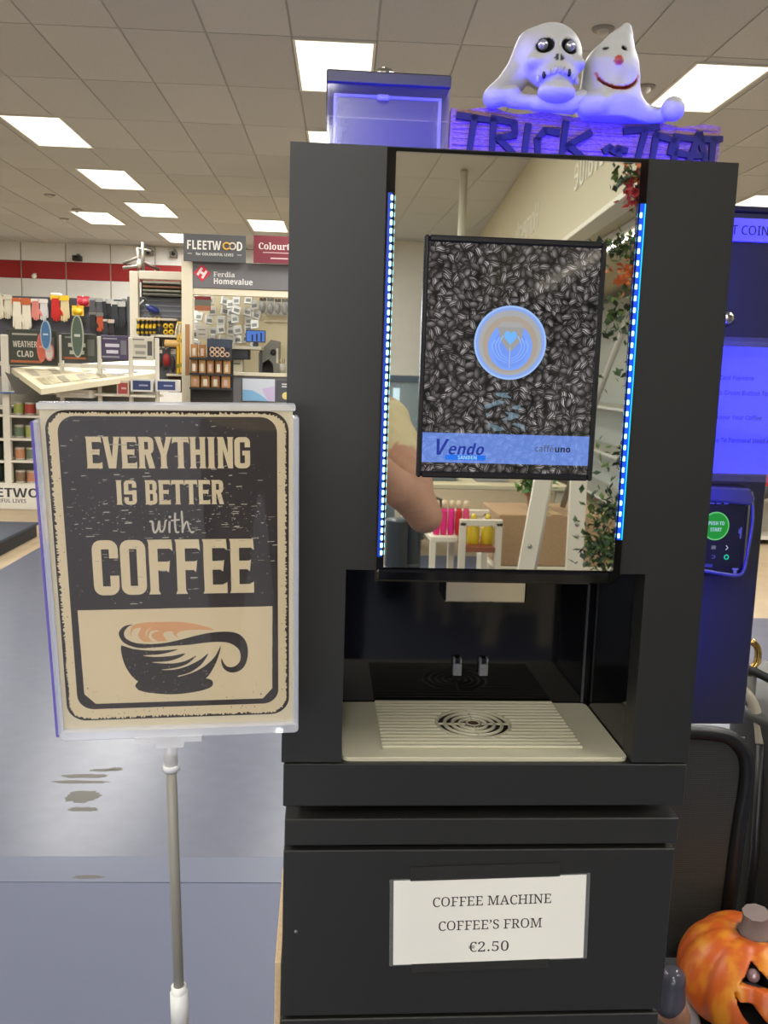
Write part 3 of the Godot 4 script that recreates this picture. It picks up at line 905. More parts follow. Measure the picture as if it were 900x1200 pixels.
# ---------------------------------------------------------------- on top of the machine
func hopper() -> void:
	var t := thing("bean_hopper", "clear plastic bean hopper with a black lid on the coffee machine's left", "hopper", on_machine(-0.1675, 0.85, -0.10))
	var clear_wall := clear(Color(0.5, 0.5, 0.6), 0.06, 0.06)
	part("tub", bars([[-0.086, 0, -0.003, 0.086, 0.104, 0.0], [-0.086, 0, -0.16, -0.083, 0.104, -0.003], [0.083, 0, -0.16, 0.086, 0.104, -0.003], [-0.086, 0, -0.163, 0.086, 0.104, -0.16]], 0.0008), clear_wall, t)
	part("rear_panel", bar(Vector3(-0.082, 0.0, -0.158), Vector3(0.082, 0.1, -0.156)), paint(rgb(42, 41, 48), 0.5), t)
	var liner := clear(Color(0.5, 0.5, 0.58), 0.09, 0.2)
	part("inner_tub", bars([[-0.073, 0, -0.022, 0.073, 0.094, -0.02], [-0.073, 0, -0.14, -0.071, 0.094, -0.022], [0.071, 0, -0.14, 0.073, 0.094, -0.022]], 0.0006), liner, t)
	part("inner_rim", bars([[-0.077, 0.092, -0.022, 0.077, 0.096, -0.016], [-0.077, 0.0, -0.022, -0.0725, 0.092, -0.016], [0.0725, 0.0, -0.022, 0.077, 0.092, -0.016]], 0.001), clear(Color(0.9, 0.9, 0.95), 0.35, 0.1), t)
	part("catch", bar(Vector3(-0.016, 0.088, -0.016), Vector3(0.002, 0.096, -0.010), 0.002), clear(Color(0.85, 0.85, 0.95), 0.6, 0.1), t)
	part("lid", bar(Vector3(-0.0875, 0.104, -0.165), Vector3(0.0875, 0.122, 0.002), 0.002), paint(rgb(44, 44, 48), 0.35), t)
	part("knob", lathe([[0, 0.122], [0.010, 0.122], [0.014, 0.127], [0.0145, 0.132], [0.011, 0.137], [0.006, 0.139], [0, 0.139]], 20), paint(rgb(205, 200, 180), 0.18, 1.0), t, at(-0.004, 0, -0.04))

func ornament() -> void:
	var t := thing("halloween_ornament", "trick or treat board with a resin skull and smiling ghost leaning over it", "ornament", on_machine(0.117, 0.85, -0.10))
	# board: rough planks with a wavy top edge, split sides
	rng.seed = 77
	var bark := grained(rgb(108, 78, 70), rgb(186, 148, 136), 61, 0.04, 9.0, 0.8, 0.9)
	bark.uv1_scale = Vector3(5, 26, 9)
	var outline := PackedVector2Array([Vector2(-0.197, 0), Vector2(0.197, 0)])
	for i in 12: outline.append(Vector2(0.197 + rng.randf_range(-0.003, 0.001), 0.006 * (i + 1) * 0.98))
	for i in 50:
		var u := i / 49.0
		outline.append(Vector2(0.195 - 0.39 * u, 0.071 + 0.006 * u + 0.0022 * sin(u * 31.0) + rng.randf_range(-0.0012, 0.0012) + (0.003 if u > 0.4 else 0.0)))
	part("board", extrude(outline, -0.022, 0.0, 0.0), bark, t)
	for k in 9:
		var y := 0.01 + k * 0.0072
		var path := []
		for i in 14: path.append(Vector3(-0.193 + 0.386 * i / 13.0, y + rng.randf_range(-0.0016, 0.0016), 0.0))
		part("wood_ridge", tube(path, rng.randf_range(0.0012, 0.0024), 5), bark, t)
	# cut-out letters nailed on: strokes of plank
	var dark := grained(rgb(26, 24, 28), rgb(36, 32, 38), 63, 0.05, 12.0, 0.7, 0.4)
	var word := [
		["T", -0.165, 0.056, [[-0.022, 0.0, 0.022, -0.004], [0.002, 0.0, -0.004, -0.05]]],
		["R", -0.118, 0.054, [[-0.018, 0.0, -0.018, -0.05], [-0.02, 0.0, 0.012, -0.004], [0.012, -0.004, 0.014, -0.018], [0.014, -0.020, -0.014, -0.026], [-0.010, -0.026, 0.018, -0.05]]],
		["I", -0.086, 0.048, [[0.0, 0.0, -0.004, -0.045]]],
		["C", -0.056, 0.042, [[0.014, -0.002, -0.006, 0.0], [-0.006, 0.0, -0.016, -0.012], [-0.016, -0.012, -0.014, -0.034]]],
		["K", -0.018, 0.048, [[-0.014, 0.006, -0.018, -0.045], [0.022, -0.006, -0.012, -0.026], [-0.010, -0.024, 0.018, -0.045]]],
		["O", 0.036, 0.016, [[-0.010, 0.002, -0.002, 0.008], [-0.002, 0.006, 0.006, 0.001]]],
		["R", 0.052, 0.016, [[-0.006, 0.006, -0.004, -0.01], [-0.006, 0.006, 0.006, 0.004]]],
		["T", 0.082, 0.054, [[-0.028, -0.008, 0.020, 0.0], [0.002, -0.004, -0.008, -0.05]]],
		["R", 0.112, 0.043, [[-0.012, 0.0, -0.016, -0.045], [-0.012, 0.0, 0.014, -0.006], [0.014, -0.006, 0.010, -0.024]]],
		["E", 0.138, 0.040, [[-0.008, 0.0, -0.010, -0.045], [-0.010, 0.002, 0.018, 0.0], [-0.008, -0.020, 0.010, -0.022]]],
		["A", 0.163, 0.044, [[0.0, 0.004, -0.014, -0.045], [0.0, 0.004, 0.014, -0.045], [-0.008, -0.026, 0.008, -0.026]]],
		["T", 0.184, 0.042, [[-0.016, -0.002, 0.012, 0.0], [0.0, 0.0, 0.0, -0.045]]]]
	for g in word:
		var st := begin()
		for s in g[3]:
			var a := Vector2(s[0], s[1])
			var b := Vector2(s[2], s[3])
			if b.y < -0.04: b.y = -g[2] + 0.004
			var d := (b - a).normalized()
			var n := Vector2(-d.y, d.x) * 0.0045
			a -= d * 0.002
			b += d * 0.002
			extrude_into(st, PackedVector2Array([a - n, b - n * 0.85, b + n * 0.9, a + n * 1.1]), 0.0, 0.006)
		part("letter", finish(st), dark, t, at(g[1], g[2] + 0.012, 0.001))
	var resin := tinted(0.45)
	var white := Color(0.46, 0.455, 0.445)
	var shade := Color(0.42, 0.42, 0.41)
	# skull resting its chin on its folded arms
	var skull_field := func(p: Vector3) -> float:
		var d := egg(p, Vector3(0, 0.070, -0.010), Vector3(0.0450, 0.0430, 0.045))
		d = smin(d, egg(p, Vector3(0.001, 0.050, 0.008), Vector3(0.037, 0.034, 0.034)), 0.014)
		for s in [-1.0, 1.0]:
			d = smin(d, egg(p, Vector3(s * 0.029 + 0.001, 0.050, 0.026), Vector3(0.012, 0.009, 0.012)), 0.008)
			d = -smin(-d, egg(p, Vector3(s * 0.0190, 0.0715, 0.040), Vector3(0.0142, 0.0122, 0.018)), 0.003)
			d = -smin(-d, limb(p, Vector3(0.002, 0.063, 0.046), Vector3(0.002 + s * 0.0040, 0.0520, 0.047), 0.0032, 0.0052), 0.0015)
		# jaw pushed forward, a deep groove round the row of teeth
		d = smin(d, egg(p, Vector3(0.003, 0.034, 0.024), Vector3(0.030, 0.016, 0.021)), 0.006)
		d = -smin(-d, limb(p, Vector3(-0.026, 0.022, 0.032), Vector3(0.003, 0.031, 0.047), 0.003, 0.003), 0.002)
		d = -smin(-d, limb(p, Vector3(0.003, 0.031, 0.047), Vector3(0.031, 0.022, 0.032), 0.003, 0.003), 0.002)
		d = smin(d, egg(p, Vector3(0.004, 0.012, 0.026), Vector3(0.0265, 0.0145, 0.021)), 0.004)
		# a hand holding the head: forearm up the left side
		d = smin(d, limb(p, Vector3(-0.024, 0.086, -0.022), Vector3(-0.050, 0.036, -0.010), 0.022, 0.016), 0.010)
		d = smin(d, limb(p, Vector3(-0.050, 0.036, -0.010), Vector3(-0.078, 0.010, 0.006), 0.017, 0.0145), 0.010)
		d = maxf(d, -limb(p, Vector3(-0.020, 0.098, 0.026), Vector3(-0.009, 0.108, 0.016), 0.0016, 0.0012))
		return d
	var skull_tint := func(p: Vector3) -> Color:
		for s in [-1.0, 1.0]:
			if egg(p, Vector3(s * 0.0190, 0.0715, 0.040), Vector3(0.0142, 0.0122, 0.018)) < 0.0004: return Color(0.012, 0.012, 0.014)
			if limb(p, Vector3(0.002, 0.063, 0.046), Vector3(0.002 + s * 0.0040, 0.0520, 0.047), 0.0032, 0.0052) < 0.0008: return Color(0.012, 0.012, 0.014)
		if limb(p, Vector3(-0.020, 0.098, 0.026), Vector3(-0.009, 0.108, 0.016), 0.0016, 0.0012) < 0.0012: return Color(0.10, 0.09, 0.10)
		return white
	var sk := part("skull", sculpt(skull_field, Vector3(-0.100, -0.012, -0.066), Vector3(0.062, 0.124, 0.070), 0.0021, skull_tint), resin, t, at(-0.058, 0.086, 0.004))
	for s in [-1.0, 1.0]:
		part("eye", ball(0.0076, 0.0076, 0.0076, 14), paint(rgb(186, 186, 196), 0.12, 0.7), sk, at(s * 0.0185, 0.0715, 0.0285))
	for i in 9:
		var u := i / 8.0
		var gap := i == 1 or i == 6
		part("tooth_gap" if gap else "tooth", ball(0.0031, 0.0056, 0.0034, 8), paint(rgb(14, 14, 16) if gap else rgb(176, 174, 168), 0.4), sk, at(lerpf(-0.024, 0.030, u), 0.0265 + 0.0100 * sin(u * PI), 0.0325 + 0.0125 * sin(u * PI)))
	var arm_field := func(p: Vector3) -> float:
		var d := limb(p, Vector3(-0.078, 0.008, 0.008), Vector3(-0.052, 0.014, 0.010), 0.0150, 0.012)
		d = smin(d, limb(p, Vector3(-0.052, 0.004, 0.012), Vector3(-0.018, 0.002, 0.016), 0.010, 0.010), 0.006)
		d = smin(d, limb(p, Vector3(-0.018, 0.000, 0.016), Vector3(0.030, 0.001, 0.018), 0.010, 0.012), 0.004)
		d = smin(d, limb(p, Vector3(0.030, 0.002, 0.020), Vector3(0.044, 0.010, 0.020), 0.0125, 0.011), 0.004)
		return d
	part("skull_arms", sculpt(arm_field, Vector3(-0.11, -0.02, -0.02), Vector3(0.072, 0.04, 0.06), 0.003, func(_p): return white), resin, t, at(-0.060, 0.085, 0.002))
	# ghost with a curled tip
	var ghost_field := func(p: Vector3) -> float:
		var d := limb(p, Vector3(0.0, 0.01, 0), Vector3(0.001, 0.055, 0), 0.046, 0.037)
		d = smin(d, limb(p, Vector3(0.001, 0.055, 0), Vector3(0.010, 0.088, -0.002), 0.036, 0.019), 0.014)
		d = smin(d, limb(p, Vector3(0.010, 0.088, -0.002), Vector3(0.019, 0.112, -0.002), 0.018, 0.0075), 0.012)
		d = smin(d, limb(p, Vector3(0.019, 0.112, -0.002), Vector3(0.022, 0.103, 0.004), 0.006, 0.0055), 0.003)
		# spreading hem, two little hands on the board
		d = smin(d, limb(p, Vector3(0.03, -0.004, 0), Vector3(0.076, -0.004, 0.006), 0.018, 0.010), 0.022)
		d = smin(d, egg(p, Vector3(0.087, 0.002, 0.020), Vector3(0.0165, 0.0165, 0.015)), 0.004)
		d = smin(d, limb(p, Vector3(-0.038, 0.0, 0.024), Vector3(-0.020, 0.002, 0.032), 0.016, 0.017), 0.004)
		d = maxf(d, -0.016 - p.y)
		for s in [-1.0, 1.0]:
			d = maxf(d, -egg(p, Vector3(s * 0.013 - 0.005, 0.075, 0.034), Vector3(0.0042, 0.0034, 0.012)))
		# smile: a groove along an arc
		var a := Vector2(p.x - 0.001, p.y - 0.051)
		if a.y < 0.0 and p.z > 0.0:
			var arc := absf(a.length() - 0.032) - 0.0016
			if absf(a.x) < 0.028: d = maxf(d, -maxf(arc, -(p.z - 0.026) ) ) if arc < 0.004 else d
		d = smin(d, egg(p, Vector3(-0.001, 0.056, 0.0375), Vector3(0.0062, 0.0065, 0.007)), 0.001)
		return d
	var ghost_tint := func(p: Vector3) -> Color:
		for s in [-1.0, 1.0]:
			if egg(p, Vector3(s * 0.013 - 0.005, 0.075, 0.034), Vector3(0.0046, 0.0038, 0.013)) < 0.0: return Color(0.012, 0.012, 0.012)
		if egg(p, Vector3(-0.001, 0.056, 0.0390), Vector3(0.0068, 0.0071, 0.0080)) < 0.0: return Color(0.42, 0.07, 0.04)
		var a := Vector2(p.x - 0.001, p.y - 0.051)
		if a.y < -0.008 and p.z > 0.018 and absf(a.length() - 0.032) < 0.0030 - absf(a.x) * 0.045: return Color(0.42, 0.10, 0.07)
		return white
	part("ghost", sculpt(ghost_field, Vector3(-0.062, -0.022, -0.052), Vector3(0.112, 0.128, 0.062), 0.0023, ghost_tint), resin, t, at(0.030, 0.086, -0.002))

# ---------------------------------------------------------------- the poster on its pole
const CREAM := Color(0.875, 0.80, 0.645)
const BROWN := Color(0.215, 0.178, 0.15)
const INK_PER_M := 3700.0

func to_sheet(x: float, y: float) -> Vector2:
	# poster metres (x from the middle, y up from the holder's foot) to image pixels
	return Vector2((x + 0.1475) * INK_PER_M, (0.437 - y) * INK_PER_M)

func sheet_poly(img: Image, pts: Array, c: Color, o := Vector2.ZERO, sx := 1.0, sy := 1.0) -> void:
	var out := PackedVector2Array()
	for p in pts:
		var v: Vector2 = p if p is Vector2 else Vector2(p[0], p[1])
		out.append(to_sheet(o.x + v.x * sx, o.y + v.y * sy))
	fill(img, out, c)

func glyph(img: Image, ch: String, o: Vector2, w: float, h: float) -> void:
	# tall wedge-serif capitals on a 0.46 wide, 1 high body
	var k := w / 0.46
	var E := [[0, 1], [0.44, 1], [0.455, 0.79], [0.40, 0.835], [0.18, 0.835], [0.18, 0.60], [0.36, 0.60], [0.40, 0.62], [0.375, 0.40], [0.33, 0.44], [0.18, 0.44], [0.18, 0.165], [0.37, 0.165], [0.45, 0.21], [0.45, 0], [0, 0], [0.025, 0.05], [0.02, 0.93]]
	var F := [[0, 1], [0.44, 1], [0.455, 0.79], [0.40, 0.835], [0.18, 0.835], [0.18, 0.60], [0.36, 0.60], [0.40, 0.62], [0.375, 0.40], [0.33, 0.44], [0.18, 0.44], [0.18, 0.07], [0.215, 0], [-0.005, 0], [0.025, 0.07], [0.02, 0.93]]
	var forms := {
		"E": [E], "F": [F],
		"V": [[[-0.03, 1], [0.17, 1], [0.155, 0.95], [0.235, 0.33], [0.305, 0.95], [0.29, 1], [0.49, 1], [0.46, 0.94], [0.34, 0.0], [0.13, 0.0], [0.0, 0.94]]],
		"Y": [[[-0.03, 1], [0.17, 1], [0.16, 0.95], [0.235, 0.62], [0.31, 0.95], [0.30, 1], [0.49, 1], [0.455, 0.93], [0.315, 0.42], [0.315, 0.07], [0.35, 0], [0.115, 0], [0.15, 0.07], [0.15, 0.42], [0.01, 0.93]]],
		"T": [[[0.0, 1], [0.46, 1], [0.475, 0.78], [0.42, 0.835], [0.31, 0.835], [0.31, 0.07], [0.345, 0], [0.115, 0], [0.15, 0.07], [0.15, 0.835], [0.05, 0.835], [-0.015, 0.78]]],
		"H": [[[-0.01, 1], [0.19, 1], [0.17, 0.94], [0.17, 0.60], [0.29, 0.60], [0.29, 0.94], [0.27, 1], [0.47, 1], [0.445, 0.93], [0.445, 0.07], [0.475, 0], [0.26, 0], [0.29, 0.07], [0.29, 0.44], [0.17, 0.44], [0.17, 0.07], [0.20, 0], [-0.015, 0], [0.015, 0.07], [0.015, 0.93]]],
		"I": [[[0.10, 1], [0.34, 1], [0.305, 0.93], [0.305, 0.07], [0.34, 0], [0.10, 0], [0.135, 0.07], [0.135, 0.93]]],
		"N": [[[-0.015, 1], [0.175, 1], [0.30, 0.50], [0.30, 0.94], [0.28, 1], [0.475, 1], [0.445, 0.93], [0.445, 0.0], [0.31, 0.0], [0.16, 0.58], [0.16, 0.07], [0.19, 0], [-0.015, 0], [0.015, 0.07], [0.015, 0.93]]],
		"R": [[[0, 1], [0.32, 1], [0.41, 0.95], [0.445, 0.86], [0.445, 0.60], [0.41, 0.51], [0.36, 0.47], [0.47, 0.0], [0.30, 0.0], [0.205, 0.44], [0.18, 0.44], [0.18, 0.07], [0.21, 0], [-0.01, 0], [0.02, 0.07], [0.02, 0.93]]],
		"B": [[[0, 1], [0.33, 1], [0.42, 0.93], [0.44, 0.85], [0.44, 0.63], [0.40, 0.53], [0.45, 0.43], [0.45, 0.14], [0.41, 0.05], [0.33, 0.0], [0, 0], [0.02, 0.07], [0.02, 0.93]]]}
	var soft := func(x0, y0, x1, y1, r) -> Array:
		var a := []
		for p in round_rect(x0, y0 * 1.0, x1, y1, r, 4): a.append(p)
		return a
	for pts in forms.get(ch, []): sheet_poly(img, pts, CREAM, o, k * h, h)
	var hole := func(x0, y0, x1, y1): sheet_poly(img, [[x0, y0], [x1, y0], [x1, y1], [x0, y1]], BROWN, o, k * h, h)
	match ch:
		"R": hole.call(0.18, 0.60, 0.285, 0.84)
		"B":
			hole.call(0.18, 0.60, 0.285, 0.84)
			hole.call(0.18, 0.16, 0.29, 0.44)
		"O", "C", "G", "S":
			sheet_poly(img, soft.call(0.0, 0.0, 0.46, 1.0, 0.16), CREAM, o, k * h, h)
			if ch == "S":
				hole.call(0.165, 0.58, 0.30, 0.85)
				hole.call(0.29, 0.60, 0.48, 0.69)
				hole.call(0.165, 0.15, 0.30, 0.42)
				hole.call(-0.02, 0.31, 0.17, 0.42)
			else:
				hole.call(0.165, 0.165, 0.30, 0.835)
			if ch == "C": hole.call(0.29, 0.36, 0.48, 0.67)
			if ch == "G":
				hole.call(0.29, 0.57, 0.48, 0.67)
				sheet_poly(img, [[0.23, 0.57], [0.46, 0.57], [0.46, 0.40], [0.23, 0.42]], CREAM, o, k * h, h)

func line_of(img: Image, txt: String, x0: float, x1: float, y0: float, y1: float) -> void:
	var h := y1 - y0
	var adv := 0.0
	var widths := {"I": 0.62, " ": 0.55}
	for c in txt: adv += widths.get(c, 1.0)
	var step := (x1 - x0) / adv
	var x := x0
	for c in txt:
		var w: float = widths.get(c, 1.0)
		if c == "I": glyph(img, c, Vector2(x - step * 0.16, y0), 0.46 * step * 0.93 / (0.46 * h), h)
		elif c != " ": glyph(img, c, Vector2(x + step * 0.03, y0), 0.46 * step * 0.93 / (0.46 * h), h)
		x += step * w

func poster_sheet() -> Image:
	var w := int(0.295 * INK_PER_M)
	var h := int(0.43 * INK_PER_M)
	var img := Image.create(w, h, false, Image.FORMAT_RGB8)
	img.fill(Color(0.87, 0.82, 0.70))
	var rr := func(x0, y0, x1, y1, r, c):
		var a := PackedVector2Array()
		for p in round_rect(x0, y0, x1, y1, r, 8): a.append(to_sheet(p.x, p.y))
		fill(img, a, c)
	# worn outer border line, inner brown plate, cream picture box
	rr.call(-0.1425, 0.024, 0.1425, 0.431, 0.024, BROWN)
	var inner := PackedVector2Array()
	var rq := RandomNumberGenerator.new()
	rq.seed = 9
	var base_line := round_rect(-0.1385, 0.0275, 0.1385, 0.4275, 0.022, 8)
	for i in base_line.size():
		var a := base_line[i]
		var b := base_line[(i + 1) % base_line.size()]
		var n := maxi(1, int(a.distance_to(b) / 0.0011))
		for k in n:
			var p := a.lerp(b, float(k) / n)
			var out := (p - Vector2(0, 0.2275)).normalized()
			inner.append(to_sheet(p.x + out.x * rq.randf_range(-0.0014, 0.0026), p.y + out.y * rq.randf_range(-0.0014, 0.0026)))
	fill(img, inner, CREAM)
	rr.call(-0.1285, 0.040, 0.1285, 0.424, 0.02, BROWN)
	sheet_poly(img, [[-0.1205, 0.178], [0.1215, 0.1785], [0.1205, 0.062], [0.108, 0.0475], [-0.106, 0.0475], [-0.1195, 0.062]], CREAM)
	line_of(img, "EVERYTHING", -0.0985, 0.0965, 0.3605, 0.3995)
	line_of(img, "IS BETTER", -0.0665, 0.0635, 0.3150, 0.3460)
	line_of(img, "COFFEE", -0.0995, 0.1005, 0.1975, 0.2700)
	# brush-written "with"
	var pen := Color(0.80, 0.77, 0.69)
	var sc := func(list: Array) -> Array:
		var o := []
		for p in list: o.append(to_sheet(p[0], p[1]))
		return curve(o, 6)
	stroke(img, sc.call([[-0.0265, 0.2935], [-0.0240, 0.2925], [-0.0235, 0.2830], [-0.0215, 0.2790], [-0.0180, 0.2840], [-0.0160, 0.2935], [-0.0155, 0.2830], [-0.0130, 0.2800], [-0.0100, 0.2850], [-0.0085, 0.2935], [-0.0072, 0.2950]]), 11, 8, pen)
	stroke(img, sc.call([[-0.0035, 0.2925], [-0.0040, 0.2850], [-0.0040, 0.2795]]), 10, 9, pen)
	stroke(img, sc.call([[-0.0030, 0.2990], [-0.0028, 0.2993]]), 12, 12, pen)
	stroke(img, sc.call([[0.0035, 0.3035], [0.0030, 0.2900], [0.0040, 0.2800], [0.0070, 0.2795]]), 10, 8, pen)
	stroke(img, sc.call([[-0.0010, 0.2945], [0.0080, 0.2955]]), 8, 8, pen)
	stroke(img, sc.call([[0.0115, 0.3060], [0.0120, 0.2900], [0.0118, 0.2795]]), 9, 10, pen)
	stroke(img, sc.call([[0.0122, 0.2830], [0.0155, 0.2910], [0.0180, 0.2925], [0.0195, 0.2850], [0.0225, 0.2790], [0.0250, 0.2795]]), 9, 8, pen)
	# the cup, drawn from curves; u runs right, v down on a 900 by 550 sketch
	var cup := func(list: Array, c: Color):
		var o := []
		for p in list: o.append(to_sheet(-0.0715 + (p[0] - 95) * 0.000213, 0.160 - (p[1] - 80) * 0.000247))
		fill(img, PackedVector2Array(curve(o, 6)), c)
	var foam := Color(0.86, 0.64, 0.44)
	cup.call([[160, 130], [178, 96], [240, 82], [340, 80], [450, 82], [560, 100], [650, 130], [560, 128], [470, 132], [430, 150], [440, 172], [410, 150], [405, 135], [370, 135], [350, 150], [370, 185], [335, 165], [330, 138], [300, 128], [290, 108], [252, 130], [250, 165], [282, 188], [228, 185], [205, 150], [222, 112], [180, 118], [165, 150], [195, 180], [160, 150]], foam)
	cup.call([[250, 165], [262, 130], [292, 108], [300, 130], [330, 138], [336, 165], [372, 186], [300, 188], [282, 188]], foam)
	cup.call([[262, 160], [280, 130], [330, 128], [290, 142], [285, 165], [312, 186], [282, 186]], CREAM)
	cup.call([[190, 175], [165, 150], [180, 118], [222, 110], [200, 135], [208, 165], [232, 186]], CREAM)
	# rim and handle band
	cup.call([[180, 90], [130, 98], [98, 125], [95, 155], [125, 195], [200, 222], [300, 222], [400, 216], [500, 212], [600, 202], [680, 200], [740, 208], [790, 238], [806, 275], [800, 315], [770, 342], [730, 344], [705, 322], [692, 295], [690, 320], [705, 355], [740, 376], [790, 372], [830, 340], [850, 280], [845, 215], [815, 170], [770, 148], [700, 142], [620, 148], [540, 162], [450, 182], [360, 198], [260, 202], [180, 192], [130, 165], [125, 130], [150, 102]], BROWN)
	# bowl with swept leaf cuts, and the foot
	cup.call([[103, 205], [100, 240], [115, 310], [150, 375], [200, 420], [260, 445], [380, 452], [500, 440], [590, 410], [640, 350], [672, 285], [688, 225], [650, 285], [590, 335], [520, 370], [440, 392], [430, 388], [500, 370], [570, 325], [612, 265], [560, 300], [480, 335], [400, 352], [330, 350], [420, 340], [490, 318], [540, 275], [470, 305], [380, 316], [275, 306], [370, 302], [440, 284], [475, 260], [400, 272], [300, 276], [225, 266], [320, 262], [390, 250], [430, 236], [350, 240], [250, 238], [170, 228]], BROWN)
	cup.call([[170, 440], [190, 415], [240, 408], [400, 420], [560, 408], [615, 412], [636, 432], [620, 460], [540, 482], [400, 494], [260, 482], [190, 464]], BROWN)
	# flecks rubbed off the print
	for i in 520:
		var x := rq.randf_range(-0.126, 0.126)
		var y := rq.randf_range(0.182, 0.42)
		if rq.randf() < 0.4: y = rq.randfn(0.30, 0.018)
		var p := to_sheet(x, y)
		if rq.randf() < 0.25: stroke(img, [p, p + Vector2(rq.randf_range(6, 34), rq.randf_range(-2, 2))], rq.randf_range(2, 5), 1.5, Color(0.72, 0.68, 0.60))
		else: fill(img, oval(p.x, p.y, rq.randf_range(0.8, 3.2), rq.randf_range(0.8, 2.6), 7), Color(0.74, 0.70, 0.62))
	for i in 130:
		var p := to_sheet(rq.randf_range(-0.075, 0.05), rq.randf_range(0.056, 0.14))
		fill(img, oval(p.x, p.y, rq.randf_range(0.8, 2.6), rq.randf_range(0.8, 2.4), 6), CREAM)
	for i in 90:
		var side := rq.randi() % 3
		var p := to_sheet(rq.randf_range(-0.115, 0.115), rq.randf_range(0.05, 0.075))
		if side == 1: p = to_sheet((1.0 if rq.randf() < 0.5 else -1.0) * rq.randf_range(0.13, 0.1375), rq.randf_range(0.04, 0.42))
		elif side == 2: p = to_sheet(rq.randf_range(-0.12, 0.12), rq.randf_range(0.028, 0.039))
		fill(img, oval(p.x, p.y, rq.randf_range(0.8, 3.5), rq.randf_range(0.8, 3.0), 6), BROWN)
	return img

func sign_stand() -> void:
	# everything leans a hair to the left, the holder itself tips forward
	var foot := Vector3(-0.192, 0.003, -1.165)
	var t := thing("sign_stand", "floor standing sign holder on a thin grey pole with a clear plastic frame", "sign stand", Transform3D(Basis.IDENTITY, foot))
	var grey := paint(rgb(138, 134, 124), 0.5, 0.15)
	part("base", lathe([[0, 0], [0.14, 0], [0.145, 0.004], [0.14, 0.012], [0.03, 0.018], [0.016, 0.03], [0, 0.03]], 36), paint(rgb(150, 150, 150), 0.4, 0.3), t)
	var top := Vector3(-0.026700, 1.010500, 0.007000)
	var lean := (top).normalized()
	part("lower_pole", tube([Vector3(0, 0.02, 0), top * 0.60], 0.0115, 16), paint(rgb(205, 202, 196), 0.4), t)
	part("collar", tube([top * 0.585, top * 0.632], 0.0125, 16), paint(rgb(222, 220, 214), 0.35), t)
	part("collar_ring", tube([top * 0.626, top * 0.642], 0.0105, 16), paint(rgb(228, 226, 220), 0.35), t)
	part("pole", tube([top * 0.58, top * 0.975], 0.0072, 16), grey, t)
	var clear_part := clear(Color(0.92, 0.92, 0.93), 0.42, 0.08)
	part("pole_socket", tube([top * 0.955, top * 1.0], 0.0092, 16), clear_part, t)
	part("socket_ring", tube([top * 0.957, top * 0.964], 0.0115, 16), clear(Color(0.95, 0.95, 0.95), 0.7, 0.1), t)
	# holder frame: its own axes, origin at the middle of its lower edge
	var hb := Basis(Vector3.UP, 0.0832) * Basis(Vector3.RIGHT, 0.1341) * Basis(Vector3.BACK, 0.0188)
	var hold := Transform3D(hb, Vector3(-0.204027, 1.022654, -1.152060))
	var rel := Transform3D(Basis.IDENTITY, -foot) * hold
	var rail := clear(Color(0.93, 0.94, 0.97), 0.38, 0.06)
	var edge_violet := clear(Color(0.42, 0.36, 0.78), 0.62, 0.1)  # violet LED light caught in the edge, put into its colour
	part("frame_rail", extrude(round_rect(-0.152, -0.001, 0.155, 0.014, 0.006), -0.008, 0.007, 0.002), rail, t, rel)
	part("frame_rail", extrude(round_rect(-0.150, 0.432, 0.151, 0.4405, 0.003), -0.008, 0.003, 0.001), rail, t, rel)
	part("frame_rail", extrude(round_rect(0.1475, 0.004, 0.155, 0.426, 0.0035), -0.008, 0.006, 0.002), rail, t, rel)
	part("frame_rail", extrude(round_rect(-0.1545, 0.006, -0.1475, 0.420, 0.0033), -0.006, 0.006, 0.002), rail, t, rel)
	part("glow_violet_edge", extrude(round_rect(-0.1575, 0.004, -0.1535, 0.418, 0.0018), -0.008, 0.005, 0.001), edge_violet, t, rel)
	part("clamp", extrude(PackedVector2Array([Vector2(-0.058, 0.002), Vector2(0.028, 0.002), Vector2(0.028, -0.006), Vector2(0.006, -0.006), Vector2(0.004, -0.014), Vector2(-0.030, -0.014), Vector2(-0.032, -0.006), Vector2(-0.058, -0.006)]), -0.011, 0.010, 0.002), clear(Color(0.95, 0.95, 0.96), 0.4, 0.08), t, rel)
	part("back_card", extrude(round_rect(-0.1475, 0.010, 0.1475, 0.4375, 0.004), -0.0045, -0.0025), paint(rgb(228, 224, 216), 0.6), t, rel)
	part("front_sheet", extrude(round_rect(-0.1495, 0.004, 0.1495, 0.428, 0.012), 0.0, 0.0012), clear(Color(0.95, 0.96, 1.0), 0.01, 0.03), t, rel)
	var q := QuadMesh.new()
	q.size = Vector2(0.295, 0.43)
	var m := StandardMaterial3D.new()
	m.albedo_texture = picture(poster_sheet())
	m.roughness = 0.8
	m.metallic_specular = 0.3
	var p := single("coffee_poster", "brown and cream poster reading EVERYTHING IS BETTER with COFFEE above a drawn cup", "poster", q, m, hold * at(0, 0.222, -0.0018))
	part("paper", block(0.2949, 0.4299, 0.0004), paint(rgb(224, 214, 190), 0.7), p, at(0, 0, -0.0004))

